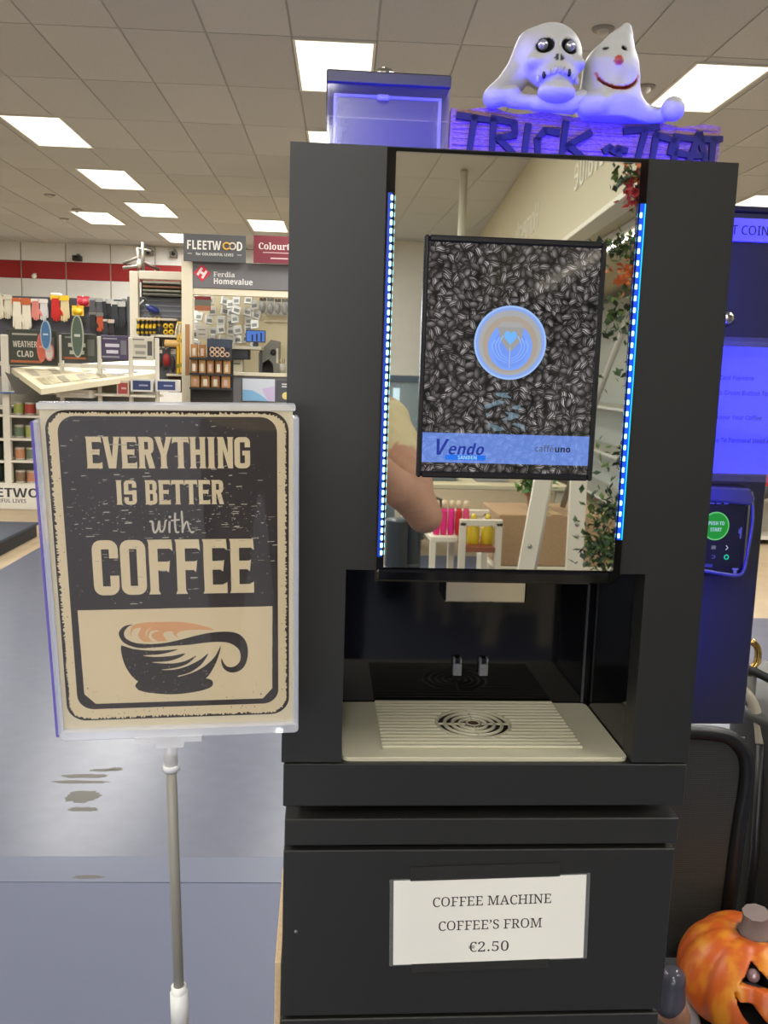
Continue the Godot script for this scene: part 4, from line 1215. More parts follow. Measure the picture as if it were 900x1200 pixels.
# ---------------------------------------------------------------- floor level, right of the machine
func right_corner() -> void:
	rng.seed = 21
	# hollow pumpkin with cut-out face, sitting on the floor
	var pr := 0.165
	var pumpkin_field := func(p: Vector3) -> float:
		var a := atan2(p.x, p.z)
		var rib := 1.0 - 0.075 * pow(absf(sin(a * 4.5 + 0.4)), 7.0)
		var r := Vector2(p.x, p.z).length()
		var y := p.y - 0.128
		var dimple := 0.028 * exp(-r * r / 0.0024) * signf(y)
		var q := Vector3(r / (pr * rib), (y + dimple) / 0.128, 0)
		var d := (q.length() - 1.0) * 0.128
		d = absf(d + 0.008) - 0.009
		var f := p.rotated(Vector3.UP, -FACE_TURN)
		if f.z > 0.03:
			for s in [-1.0, 1.0]:
				var e := Vector2(f.x - s * 0.056, f.y - 0.200)
				d = maxf(d, -maxf(-e.y - 0.014, maxf((e.x * 0.7 + e.y * 0.72) - 0.018, (-e.x * 0.7 + e.y * 0.72) - 0.018)))
			var mm := Vector2(f.x, f.y - 0.185)
			var smile := maxf(absf(mm.length() - 0.092) - 0.016, maxf(mm.y + 0.022 - 0.012 * signf(sin(f.x * 95.0)), 0.0) if mm.y > -0.03 else -1.0)
			d = maxf(d, -smile)
		return d
	var tone := FastNoiseLite.new()
	tone.seed = 4
	tone.frequency = 9.0
	var pumpkin_tint := func(p: Vector3) -> Color:
		var a := atan2(p.x, p.z)
		var k := pow(absf(cos(a * 4.5 + 0.4)), 1.6)
		var n := tone.get_noise_3d(p.x * 2.2, p.y * 0.7, p.z * 2.2)
		var rad := Vector2(p.x, p.z).length()
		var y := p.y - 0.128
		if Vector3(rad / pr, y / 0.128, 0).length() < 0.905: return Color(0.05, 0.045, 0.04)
		var c := Color(0.62, 0.115, 0.018).lerp(Color(0.76, 0.27, 0.02), clampf(n * 2.2 + k * 0.75 - 0.25, 0, 1))
		return c
	var t := thing("carved_pumpkin", "orange ceramic jack-o'-lantern pumpkin with a grey stem on the floor", "pumpkin", turned(0.985, 0.008, -1.90, 0, 0, 0))
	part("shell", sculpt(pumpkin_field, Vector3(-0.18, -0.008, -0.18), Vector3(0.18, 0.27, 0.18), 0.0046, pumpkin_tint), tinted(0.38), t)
	var stem := begin(true)
	lathe_into(stem, [[0.058, 0.0], [0.044, 0.02], [0.033, 0.045], [0.028, 0.07], [0.031, 0.09]], 9, turned(0.002, 0.205, 0.0, 0.12, 0, 0.10))
	stem.set_smooth_group(-1)
	lathe_into(stem, [[0.031, 0.09], [0.0, 0.092]], 9, turned(0.002, 0.205, 0.0, 0.12, 0, 0.10))
	part("stem", finish(stem), grained(rgb(120, 104, 98), rgb(146, 130, 120), 71, 0.05, 14.0, 0.8, 0.5), t)
	for s in [-1.0, 1.0]:
		part("eye", ball(0.015, 0.015, 0.015, 16), paint(rgb(160, 132, 132), 0.15, 0.3), t, Transform3D(Basis.IDENTITY, Vector3(s * 0.055, 0.198, 0.094).rotated(Vector3.UP, FACE_TURN)))
	single("shade_mat", "black mat added as painted shade on the floor under the pumpkin and mesh panel", "mat", bar(Vector3(0.56, 0.003, -2.6), Vector3(1.6, 0.0075, -1.72), 0.001), paint(rgb(22, 22, 22), 0.8))  # black sheet paints the dark shade on the floor here
	# small figure half hidden behind the cabinet: violet hat, bare head
	var g := thing("gnome_figure", "small shiny violet hatted figure peeping out behind the black cabinet", "figurine", turned(0.766, 0.008, -1.83, 0, 0.3, 0))
	var hat_field := func(p: Vector3) -> float:
		var d := limb(p, Vector3(0, 0.115, 0), Vector3(0.004, 0.16, 0), 0.037, 0.03)
		d = smin(d, egg(p, Vector3(0.006, 0.175, 0), Vector3(0.026, 0.022, 0.026)), 0.012)
		return d
	part("hat", sculpt(hat_field, Vector3(-0.05, 0.06, -0.05), Vector3(0.05, 0.21, 0.05), 0.005, func(_p): return Color(0.07, 0.064, 0.08)), tinted(0.16), g)
	var body_field := func(p: Vector3) -> float:
		var d := limb(p, Vector3(0.012, 0.098, 0.012), Vector3(0.022, 0.082, 0.018), 0.028, 0.022)
		d = smin(d, limb(p, Vector3(0.006, 0.06, 0), Vector3(0.0, 0.02, 0), 0.032, 0.04), 0.02)
		return maxf(d, -p.y)
	part("body", sculpt(body_field, Vector3(-0.06, -0.01, -0.06), Vector3(0.07, 0.14, 0.07), 0.005, func(p): return Color(0.30, 0.15, 0.09) if p.y > 0.074 else Color(0.09, 0.08, 0.07)), tinted(0.4), g)
	single("white_cloth", "crumpled pale cloth on the floor between the figure and the pumpkin", "cloth", sculpt(func(p): return maxf(egg(p, Vector3(0, 0.0, 0), Vector3(0.05, 0.05 + 0.012 * sin(p.x * 70.0 + p.z * 30.0), 0.08)), -p.y), Vector3(-0.1, -0.01, -0.1), Vector3(0.1, 0.08, 0.1), 0.006, func(_p): return Color(0.45, 0.42, 0.42)), tinted(0.9), at(0.83, 0.008, -1.93))
	# black mesh panel in a rounded tubular frame
	var fg := thing("mesh_guard", "black mesh panel in a rounded tubular frame beside the cabinet", "fire guard", turned(0, 0, 0, 0, 0, 0))
	var tubeblack := paint(rgb(18, 18, 18), 0.4)
	var zt := -2.12
	var fr := []
	for p in [[0.64, 0.01], [0.65, 0.38], [0.665, 0.59], [0.71, 0.637], [0.81, 0.644], [0.945, 0.640], [1.005, 0.615], [1.036, 0.545], [1.028, 0.36], [1.018, 0.01]]: fr.append(Vector3(p[0], p[1], zt))
	part("tube_frame", tube(curve(fr, 7), 0.019, 12), tubeblack, fg)
	part("foot", tube([Vector3(0.64, 0.018, zt - 0.15), Vector3(0.64, 0.018, zt + 0.12)], 0.013, 8), tubeblack, fg)
	part("foot", tube([Vector3(1.018, 0.018, zt - 0.15), Vector3(1.018, 0.018, zt + 0.02)], 0.013, 8), tubeblack, fg)
	var wires := begin()
	for k in 66:
		var x := 0.67 + k * 0.0054
		box_into(wires, Vector3(x - 0.0011, 0.03, zt - 0.0011), Vector3(x + 0.0011, 0.63, zt + 0.0011))
	for k in 112:
		var y := 0.03 + k * 0.0054
		box_into(wires, Vector3(0.66, y - 0.0011, zt - 0.0011), Vector3(1.025, y + 0.0011, zt + 0.0011))
	part("wire_mesh", finish(wires), paint(rgb(92, 90, 84), 0.35, 0.3), fg)
	part("backing_sheet", bar(Vector3(0.66, 0.03, zt - 0.006), Vector3(1.025, 0.63, zt - 0.004)), paint(rgb(60, 58, 54), 0.6), fg)
	# dark drum with a hose and brass fitting
	var dr := thing("sprayer_drum", "dark plastic drum at the right edge with a beige hose and brass fitting", "sprayer", at(1.295, 0.008, -2.34))
	part("drum", lathe([[0, 0.0], [0.185, 0.0], [0.193, 0.02], [0.191, 0.60], [0.196, 0.606], [0.196, 0.628], [0.18, 0.632], [0.09, 0.676], [0, 0.682]], 36), paint(rgb(58, 58, 54), 0.5), dr)
	part("hose", tube(curve([Vector3(-0.2123, 0.6922, 0.0200), Vector3(-0.1842, 0.6641, 0.0500), Vector3(-0.1674, 0.6136, 0.0700), Vector3(-0.1629, 0.5519, 0.0900)], 8), 0.0135, 12), paint(rgb(150, 140, 122), 0.5), dr)
	part("hose_tail", tube([Vector3(-0.1629, 0.5575, 0.0900), Vector3(-0.1674, 0.2658, 0.1250), Vector3(-0.1786, -0.1269, 0.1300)], 0.0115, 12), paint(rgb(20, 20, 20), 0.4), dr)
	part("strap", tube(curve([Vector3(-0.1842, 0.7348, 0.0200), Vector3(-0.1113, 0.7034, 0.0300), Vector3(-0.0215, 0.6417, 0.0500)], 6), 0.012, 8), paint(rgb(24, 24, 24), 0.5), dr)
	part("standpipe", tube([Vector3(-0.1674, 0.6248, 0.0000), Vector3(-0.1651, 0.7258, 0.0000)], 0.018, 12), paint(rgb(120, 118, 112), 0.5), dr)
	var brass := paint(rgb(196, 160, 92), 0.2, 1.0)
	part("brass_fitting", tube(curve([Vector3(-0.1730, 0.7258, 0.0100), Vector3(-0.1562, 0.7539, 0.0120), Vector3(-0.1584, 0.7909, 0.0120), Vector3(-0.1764, 0.8100, 0.0120)], 5), 0.0095, 10), brass, dr)
	part("brass_nut", lathe([[0.0, 0], [0.014, 0], [0.0155, 0.006], [0.014, 0.014], [0, 0.014]], 6), brass, dr, at(-0.173, 0.717, 0.01))
	part("tag", block(0.040, 0.030, 0.001), paint(rgb(214, 210, 200), 0.6), dr, turned(-0.136, 0.743, 0.03, 0.2, -0.2, -0.6))
	# a slip of board behind the cabinet's left side
	single("plywood_offcut", "thin pale plywood strip beside the cabinet's lower left edge", "board", bar(Vector3(-0.3065, -0.944, -0.30), Vector3(-0.297, -0.335, -0.03), 0.001), grained(rgb(196, 166, 126), rgb(214, 186, 146), 77, 0.03, 6.0, 0.7), machine_place)
	# shelf beyond the walkway, a sliver of it at the frame's right edge
	var sh := thing("toy_shelf", "pale shelf unit glimpsed at the right edge past the payment tower", "shelf", at(3.9, 0, -8.4))
	part("side_panel", bar(Vector3(-0.02, 0, -0.4), Vector3(0.02, 1.5, 0.0)), paint(rgb(206, 198, 182), 0.6), sh)
	part("back_panel", bar(Vector3(0.02, 0, -0.42), Vector3(2.0, 1.5, -0.4)), paint(rgb(196, 190, 176), 0.6), sh)
	for y in [0.05, 0.42, 0.78, 1.14]: part("shelf_board", bar(Vector3(0.02, y, -0.4), Vector3(2.0, y + 0.03, 0.02)), paint(rgb(214, 208, 194), 0.6), sh)
	var car := thing("toy_truck", "red toy truck box at the right edge past the payment tower", "toy", at(4.02, 0.45, -8.38))
	part("cab", bar(Vector3(-0.1, 0.06, -0.1), Vector3(0.16, 0.26, 0.02), 0.02), paint(rgb(176, 30, 30), 0.4), car)
	part("bed", bar(Vector3(0.16, 0.06, -0.1), Vector3(0.5, 0.18, 0.02), 0.01), paint(rgb(196, 50, 44), 0.4), car)
	for x in [-0.02, 0.36]: part("wheel", lathe([[0, 0], [0.06, 0], [0.06, 0.03], [0, 0.03]], 16), paint(rgb(70, 70, 72), 0.6), car, turned(x, 0.06, 0.02, PI / 2, 0, 0))

const FACE_TURN := 0.10

# ---------------------------------------------------------------- the far end of the shop
func card(c: Array, depth: float, r := 0.01) -> ArrayMesh:
	# an upright sheet or pack: [cx, cy, z, width, height], centred on its own origin
	return extrude(round_rect(-c[3] / 2, -c[4] / 2, c[3] / 2, c[4] / 2, minf(r, minf(c[3], c[4]) * 0.45), 3), -depth, 0.0, minf(depth * 0.3, 0.006))

func put(c: Array) -> Transform3D:
	return at(c[0], c[1], c[2])

func glove_outline(w: float, h: float, flip := 1.0) -> PackedVector2Array:
	# a hanging work glove, fingers down
	var p := [[-0.32, 0.5], [0.32, 0.5], [0.34, 0.1], [0.62, -0.12], [0.66, -0.26], [0.52, -0.26], [0.36, -0.12], [0.36, -0.42], [0.28, -0.48], [0.19, -0.42], [0.17, -0.14], [0.15, -0.46], [0.05, -0.52], [-0.03, -0.46], [-0.04, -0.14], [-0.07, -0.44], [-0.15, -0.49], [-0.23, -0.42], [-0.22, -0.12], [-0.28, -0.34], [-0.36, -0.37], [-0.42, -0.30], [-0.38, 0.08]]
	var o := PackedVector2Array()
	for a in p: o.append(Vector2(a[0] * w * 0.8 * flip, a[1] * h))
	if flip < 0: o.reverse()
	return o

func pack(n: String, label: String, category: String, c: Array, body: Color, head: Color, glove := 0, group := "", second := Color(0, 0, 0, 0)) -> void:
	# a hanging pack: header card with a hook hole, and the goods below it
	var t := thing(n, label, category, put(c), group)
	var w: float = c[3]
	var h: float = c[4]
	part("header_card", extrude(round_rect(-w / 2, h * 0.30, w / 2, h / 2, w * 0.06, 2), -0.012, -0.004), paint(head, 0.6), t)
	part("hook", tube([Vector3(0, h * 0.44, -0.09), Vector3(0, h * 0.44, 0.03), Vector3(0, h * 0.47, 0.045)], 0.006, 6), paint(rgb(180, 180, 178), 0.3, 0.8), t)
	if glove > 0:
		for k in 2:
			var col := body if k == 0 or second.a == 0.0 else second
			part("glove", extrude(glove_outline(w * 0.74, h * 0.90, 1.0 if k == 0 else -1.0), -0.03, 0.0, 0.006), paint(col, 0.85), t, at((k - 0.5) * w * 0.46, -h * 0.07, -0.014 * k))
	else:
		part("goods", ball(w * 0.44, h * 0.36, 0.045, 12), paint(body, 0.5), t, at(0, -h * 0.12, -0.006))
		part("sleeve", extrude(round_rect(-w / 2, -h / 2, w / 2, h * 0.30, w * 0.08, 2), -0.006, -0.002), paint(body.lightened(0.25) if second.a == 0.0 else second, 0.4), t)

func shop_far_end() -> void:
	rng.seed = 31
	# small fittings on the far wall
	var cam_n := 0
	for c in [[-5.2052, 3.5724, -18.4, 0.1632, 0.1447], [-3.8287, 3.7183, -18.4, 0.1642, 0.1449], [-3.3521, 3.7113, -18.4, 0.1317, 0.1612]]:
		var t := thing("security_camera", ["black security camera on the white wall above the red band", "grey camera box near the ceiling by the pole", "small grey camera box left of the dark grey sign"][cam_n], "camera", put(c))
		part("mount", bar(Vector3(-0.03, 0.0, -0.08), Vector3(0.03, c[4] / 2, -0.02), 0.005), paint(rgb(120, 118, 112), 0.5), t)
		part("housing", bar(Vector3(-c[3] / 2, -c[4] / 2, -0.04), Vector3(c[3] / 2, c[4] * 0.2, 0.10), 0.01), paint(rgb(40, 38, 36) if cam_n == 0 else rgb(110, 106, 100), 0.5), t)
		part("lens", lathe([[0, 0], [0.035, 0], [0.03, 0.02], [0, 0.02]], 12), paint(rgb(16, 16, 18), 0.2), t, turned(0, -c[4] * 0.15, 0.10, PI / 2, 0, 0))
		cam_n += 1
	var lamp: Array = [-6.0455, 3.1885, -18.4, 0.0978, 0.113]
	var wl := thing("wall_light", "small white light on the red band of the far wall", "light", put(lamp))
	part("bracket", bar(Vector3(-0.02, -0.02, -0.08), Vector3(0.02, 0.06, -0.02)), paint(rgb(200, 196, 190), 0.5), wl)
	part("globe", ball(0.05, 0.05, 0.05, 12), paint(rgb(236, 230, 220), 0.3), wl)
	# dark backboard of the glove aisle
	var gb := thing("glove_gondola", "dark grey pegboard shelving hung with work gloves along the far aisle", "shelving", at(-3.6, 0, -12.1))
	part("pegboard", bar(Vector3(-1.7, 0, -0.06), Vector3(0.82, 2.356, 0), 0.01), paint(rgb(66, 66, 72), 0.7), gb)
	part("upright", bar(Vector3(-1.72, 0, -0.07), Vector3(-1.66, 2.6, 0.01)), paint(rgb(150, 146, 138), 0.5), gb)
	part("base_deck", bar(Vector3(-1.7, 0, 0), Vector3(0.82, 0.18, 0.2), 0.01), paint(rgb(120, 118, 112), 0.6), gb)
	for x in [-1.05, -0.1]: part("top_clip", bar(Vector3(x - 0.06, 2.356, -0.05), Vector3(x + 0.06, 2.356 + 0.05, 0.06), 0.01), paint(rgb(222, 216, 202), 0.5), gb)
	pack("glove_pack", "cream work gloves pack cut by the photo's left edge", "gloves", [-4.3368, 2.2124, -12, 0.2131, 0.2973], rgb(206, 198, 176), rgb(196, 190, 168), 1)
	pack("glove_pack", "white work gloves under an orange header card", "gloves", [-4.0986, 2.116, -11.95, 0.2341, 0.4138], rgb(216, 208, 188), rgb(186, 92, 44), 1)
	pack("glove_pack", "pink and white gloves pack right of the orange header card", "gloves", [-3.8895, 2.1903, -12, 0.2139, 0.2661], rgb(210, 128, 118), rgb(218, 212, 204), 1, "", rgb(206, 204, 202))
	pack("glove_pack", "red and cream gloves under a yellow header card", "gloves", [-3.6171, 2.2118, -11.95, 0.2347, 0.3181], rgb(190, 40, 34), rgb(226, 190, 30), 1, "", rgb(214, 196, 150))
	pack("sponge_pack", "small yellow pack above the green oval tag", "sponge", [-3.3793, 2.1848, -11.9, 0.1491, 0.1269], rgb(226, 180, 22), rgb(232, 190, 40))
	pack("scraper_pack", "red topped pack right of the yellow pack on the dark pegboard", "tool pack", [-3.3357, 2.3101, -12, 0.1609, 0.1276], rgb(190, 40, 52), rgb(196, 48, 60))
	var darks := [[104, 349, 120, 372], [117, 350, 133, 377], [130, 353, 147, 384], [104, 368, 121, 388], [119, 374, 134, 395], [143, 352, 156, 378]]
	var dk := [[-3.1682, 2.2322, -11.95, 0.1713, 0.2442], [-3.0421, 2.2079, -12, 0.1722, 0.2883], [-2.8853, 2.1565, -11.95, 0.1826, 0.3302], [-3.1472, 2.0536, -11.88, 0.1813, 0.2333], [-3.0041, 1.9743, -11.9, 0.1606, 0.2343], [-2.7782, 2.2113, -12, 0.1402, 0.2993]]
	var dl := ["black and grey gloves just right of the red topped pack", "black gloves with pale cuffs in the middle of the pegboard", "dark gloves with a white stripe near the grey slat panel", "black gloves with orange fingertips below the pale cuffed gloves", "lowest dark gloves above the purple poster", "charcoal gloves at the edge of the grey slat panel"]
	var dc := [rgb(88, 88, 90), rgb(52, 52, 56), rgb(60, 62, 66), rgb(46, 44, 46), rgb(58, 54, 56), rgb(70, 70, 74)]
	var dh := [rgb(160, 158, 154), rgb(190, 188, 182), rgb(200, 198, 190), rgb(120, 116, 112), rgb(206, 190, 172), rgb(130, 128, 126)]
	for i in 6: pack("glove_pack", dl[i], "gloves", dk[i], dc[i], dh[i], 1, "", rgb(190, 84, 50) if i == 3 else Color(0, 0, 0, 0))
	# tool endcap with a white frame: slat board, screwdrivers, brushes
	var z := -11.4
	var ec := thing("tool_endcap", "white framed tool rack with grey slat boards left of the kiosk post", "shelving", at(0, 0, z))
	var white := paint(rgb(214, 206, 186), 0.5)
	part("frame_post", bar(Vector3(-2.6063, 0.0000, -0.06), Vector3(-2.5034, 2.6432, 0.04), 0.006), white, ec)
	part("frame_beam", bar(Vector3(-2.4928, 2.5537, -0.06), Vector3(-1.9755, 2.6523, 0.04), 0.006), white, ec)
	part("slat_board", bar(Vector3(-2.6587, 1.3438, -0.10), Vector3(-1.9776, 2.3491, -0.07), 0.004), paint(rgb(92, 94, 100), 0.6), ec)
	part("back_board", bar(Vector3(-2.4983, 2.3517, -0.14), Vector3(-1.9760, 2.5536, -0.12)), paint(rgb(60, 52, 44), 0.7), ec)
	for k in 4: part("slat", bar(Vector3(-2.6327, 2.2988 - k * 0.062, -0.07), Vector3(-1.9763, 2.3292 - 0.004 - k * 0.062, -0.062), 0.004), paint(rgb(106, 108, 114), 0.55), ec)
	part("shelf_edge", bar(Vector3(-2.5327, 2.0708, -0.07), Vector3(-2.0388, 2.0962, 0.06), 0.004), paint(rgb(206, 192, 172), 0.5), ec)
	part("shelf_edge", bar(Vector3(-2.3493, 1.8705, -0.07), Vector3(-1.9568, 1.9013, 0.06), 0.004), white, ec)
	part("shelf_edge", bar(Vector3(-2.1660, 1.4043, -0.07), Vector3(-1.9164, 1.4354, 0.06), 0.004), white, ec)
	part("lower_frame", bar(Vector3(-2.1666, 1.2063, -0.12), Vector3(-1.9166, 1.4043, -0.06)), paint(rgb(70, 44, 34), 0.7), ec)
	part("post_base", bar(Vector3(-2.9, 0.0, -0.5), Vector3(-1.75, 0.12, 0.04)), paint(rgb(150, 146, 138), 0.6), ec)
	# long profiles lying in the frame's top bay
	var rods := [[330, 334, rgb(150, 146, 134)], [335.5, 338.5, rgb(120, 82, 62)], [339.5, 343, rgb(132, 134, 120)], [344, 347, rgb(96, 98, 86)]]
	var rz := [[-2.2253, 2.5207, -11.42, 0.4511, 0.0303], [-2.2257, 2.4676, -11.42, 0.4514, 0.0253], [-2.2259, 2.4221, -11.42, 0.4517, 0.0253], [-2.2262, 2.3791, -11.42, 0.452, 0.0304]]
	var rl := ["pale grey trim profile lying topmost in the white frame", "brown trim profile under the pale grey one in the white frame", "greenish grey trim profile, third down in the white frame", "dark olive trim profile lowest in the white frame"]
	for i in 4: single("trim_profile", rl[i], "trim profile", bar(Vector3(-rz[i][3] / 2, -rz[i][4] / 2, -0.06), Vector3(rz[i][3] / 2, rz[i][4] / 2, 0.06), 0.008), paint(rods[i][2], 0.5), put(rz[i]), "trim profiles in the white frame")
	# hand tools on the slat board
	var sq := thing("squeegee", "white handled squeegee on the grey slat board", "tool", put([-2.4942, 2.2635, -11.42, 0.1232, 0.1015]))
	part("handle", tube([Vector3(-0.06, -0.05, 0), Vector3(0.05, 0.05, 0)], 0.012, 8), paint(rgb(224, 222, 214), 0.4), sq)
	part("blade", block(0.05, 0.02, 0.02, 0.004), paint(rgb(40, 42, 46), 0.5), sq, turned(0.05, 0.05, 0, 0, 0, -0.8))
	var bb := thing("block_brush", "blue block brush on the grey slat board", "brush", put([-2.3365, 2.2013, -11.4, 0.1643, 0.1118]))
	part("block", ball(0.085, 0.04, 0.04, 14), paint(rgb(34, 44, 120), 0.45), bb, turned(0, 0, 0, 0, 0, -0.35))
	part("grip", block(0.05, 0.025, 0.03, 0.008), paint(rgb(200, 204, 214), 0.4), bb, turned(-0.06, 0.045, 0, 0, 0, -0.4))
	var dz := -11.36
	var screw := thing("screwdriver", "yellow and black handled screwdriver in the upper tool row", "screwdriver", at(0, 0, 0), "screwdrivers on the tool rack")
	part("grip", lathe([[0, -0.055], [0.016, -0.05], [0.02, -0.02], [0.017, 0.01], [0.02, 0.035], [0.014, 0.05], [0, 0.055]], 10), paint(rgb(214, 174, 26), 0.4), screw)
	part("band", lathe([[0.0175, -0.03], [0.0215, -0.02], [0.0215, 0.0], [0.0185, 0.012]], 10), paint(rgb(30, 30, 28), 0.5), screw)
	part("shaft", tube([Vector3(0, -0.05, 0), Vector3(0, -0.12, 0)], 0.004, 6), paint(rgb(160, 160, 160), 0.3, 0.8), screw)
	var sx := [162, 167, 172, 176.5, 181, 186]
	var upper := [[[-2.4993, 2.0451, -11.34], [-2.4481, 2.0468, -11.34], [-2.397, 2.0485, -11.34], [-2.351, 2.05, -11.34], [-2.3049, 2.0515, -11.34], [-2.2537, 2.0532, -11.34]]]
	var lower := [[[-2.5002, 1.9538, -11.34], [-2.449, 1.9554, -11.34], [-2.3978, 1.9571, -11.34], [-2.3517, 1.9586, -11.34], [-2.3056, 1.9601, -11.34]]]
	for i in upper[0].size():
		if i == 0: screw.transform = at(upper[0][0][0], upper[0][0][1], dz)
		else: copy(screw, "screwdriver", at(upper[0][i][0], upper[0][i][1], dz))
	for i in lower[0].size():
		copy(screw, "screwdriver", at(lower[0][i][0], lower[0][i][1] , dz + 0.03), "yellow and black handled screwdriver in the lower tool row")
	var tp := thing("tape_roll", "yellow ball shaped tape reel on the tool rack's upper row", "tape", at(0, 0, 0), "yellow reels on the tool rack")
	part("reel", ball(0.034, 0.034, 0.024, 14), paint(rgb(220, 180, 40), 0.4), tp)
	part("hub", lathe([[0, 0], [0.012, 0], [0.012, 0.006], [0, 0.006]], 10), paint(rgb(40, 38, 34), 0.5), tp, turned(0, 0, 0.02, PI / 2, 0, 0))
	var reels := [[-2.172, 2.0051, -11.34], [-2.1054, 2.0073, -11.34], [-2.1724, 1.9339, -11.34], [-2.1057, 1.936, -11.34]]
	for i in 4:
		if i == 0: tp.transform = at(reels[0][0], reels[0][1], dz)
		else: copy(tp, "tape_roll", at(reels[i][0], reels[i][1], dz), "yellow ball shaped tape reel on the tool rack's lower row" if i > 1 else "")
	var mop: Array = [-1.9907, 1.9582, -11.3, 0.1229, 0.1827]
	var mp := thing("mop_head", "cream mop head hanging beside the white post", "mop", put(mop))
	for k in 9: part("strand", tube(curve([Vector3((k - 4) * 0.008, 0.08, 0.0), Vector3((k - 4) * 0.013, 0.0, 0.02 * sin(k * 2.0)), Vector3((k - 4) * 0.014, -0.09, 0.01)], 4), 0.009, 6), paint(rgb(216, 204, 172), 0.9), mp)
	part("clamp", block(0.07, 0.03, 0.04, 0.006), paint(rgb(224, 190, 90), 0.4), mp, at(0, 0.09, 0))
	var rolls: Array = [-2.0563, 1.7991, -11.32, 0.2466, 0.0919]
	var rl2 := thing("paint_roller", "tan paint roller sleeve lying across the tool rack", "paint roller", put(rolls))
	part("sleeve", tube([Vector3(-0.12, 0, 0), Vector3(0.12, -0.005, 0)], 0.045, 14), paint(rgb(216, 176, 110), 0.85), rl2)
	part("core", tube([Vector3(0.118, -0.005, 0), Vector3(0.13, -0.005, 0)], 0.028, 12), paint(rgb(120, 92, 60), 0.7), rl2)
	var handles := [[[-2.3047, 1.7778, -11.38], 0.11, rgb(200, 168, 40)], [[-2.2532, 1.7795, -11.38], 0.12, rgb(60, 58, 54)], [[-2.2067, 1.7809, -11.38], 0.12, rgb(86, 80, 66)], [[-2.1603, 1.7824, -11.38], 0.11, rgb(52, 50, 48)]]
	var hl := ["yellow handled paintbrush, leftmost under the tool rack's white shelf", "black handled paintbrush next to the yellow handled one", "olive handled paintbrush under the tool rack's white shelf", "dark handled paintbrush behind the tan roller"]
	for i in 4:
		var b := thing("paintbrush", hl[i], "paintbrush", at(handles[i][0][0], handles[i][0][1], dz - 0.02), "paintbrushes on the tool rack")
		part("handle", lathe([[0, -0.02], [0.012, -0.01], [0.014, 0.03], [0.009, 0.07], [0, 0.085]], 8), paint(handles[i][2], 0.4), b)
		part("ferrule", block(0.034, 0.028, 0.014, 0.003), paint(rgb(168, 164, 150), 0.3, 0.8), b, at(0, -0.033, 0))
		part("bristles", extrude(PackedVector2Array([Vector2(-0.017, -0.045), Vector2(0.017, -0.045), Vector2(0.014, -0.10), Vector2(-0.014, -0.10)]), -0.006, 0.006), paint(rgb(120, 104, 76), 0.9), b)
	pack("tool_pack", "red and black tool pack under the paintbrushes", "tool pack", [-2.2463, 1.6144, -11.34, 0.103, 0.2054], rgb(60, 58, 58), rgb(210, 196, 180), 0, "", rgb(44, 44, 46))
	pack("tool_pack", "black and red boxed tool in front of the white post", "tool pack", [-2.16, 1.627, -11.32, 0.1029, 0.2256], rgb(150, 40, 34), rgb(54, 52, 54), 0, "", rgb(52, 50, 52))
	pack("tool_pack", "tall dark tool pack left of the yellow levels", "tool pack", [-2.0867, 1.5832, -11.34, 0.0722, 0.2983], rgb(60, 50, 56), rgb(208, 200, 190))
	for a in [[[-2.0147, 1.6715, -11.3, 0.036, 0.4705], "long yellow level standing left of the white post"], [[-1.9701, 1.6878, -11.28, 0.0359, 0.4797], "second long yellow level, against the white post"]]:
		var lv := thing("spirit_level", a[1], "level", put(a[0]))
		part("rail", block(a[0][3], a[0][4], 0.03, 0.004), paint(rgb(222, 176, 24), 0.4), lv)
		for y in [-0.3, 0.3]: part("vial", block(a[0][3] * 0.7, 0.05, 0.034, 0.004), paint(rgb(90, 110, 50), 0.2), lv, at(0, y * a[0][4], 0))
	# pole with crossed brackets reaching up to the ceiling
	var pl := thing("ceiling_bracket", "grey steel pole and brackets rising to the ceiling behind the tool rack", "bracket", at(0, 0, 0))
	var steel := paint(rgb(150, 146, 136), 0.4, 0.4)
	part("pole", tube([Vector3(-2.7028, 2.7675, -12.6000), Vector3(-2.7106, 3.1424, -12.6000)], 0.022, 8), steel, pl)
	part("pole", tube([Vector3(-2.7591, 2.7655, -12.6000), Vector3(-2.7785, 3.0740, -12.6000)], 0.02, 8), steel, pl)
	part("arm", tube([Vector3(-2.7786, 3.0630, -12.6000), Vector3(-2.5992, 3.0364, -12.6000)], 0.016, 8), steel, pl)
	part("arm", tube([Vector3(-2.9718, 2.8576, -12.6000), Vector3(-2.7573, 2.9536, -12.6000)], 0.02, 8), paint(rgb(110, 104, 92), 0.5), pl)
	part("arm", tube([Vector3(-2.9725, 2.8023, -12.6000), Vector3(-2.7358, 2.8439, -12.6000)], 0.022, 8), steel, pl)
	part("arm", tube([Vector3(-2.6905, 2.8786, -12.6000), Vector3(-2.4883, 2.7972, -12.6000)], 0.022, 8), paint(rgb(80, 56, 46), 0.5), pl)
	part("joint", ball(0.035, 0.06, 0.035, 10), paint(rgb(206, 200, 186), 0.4), pl, at(-2.7472, 2.8598, -12.5500))

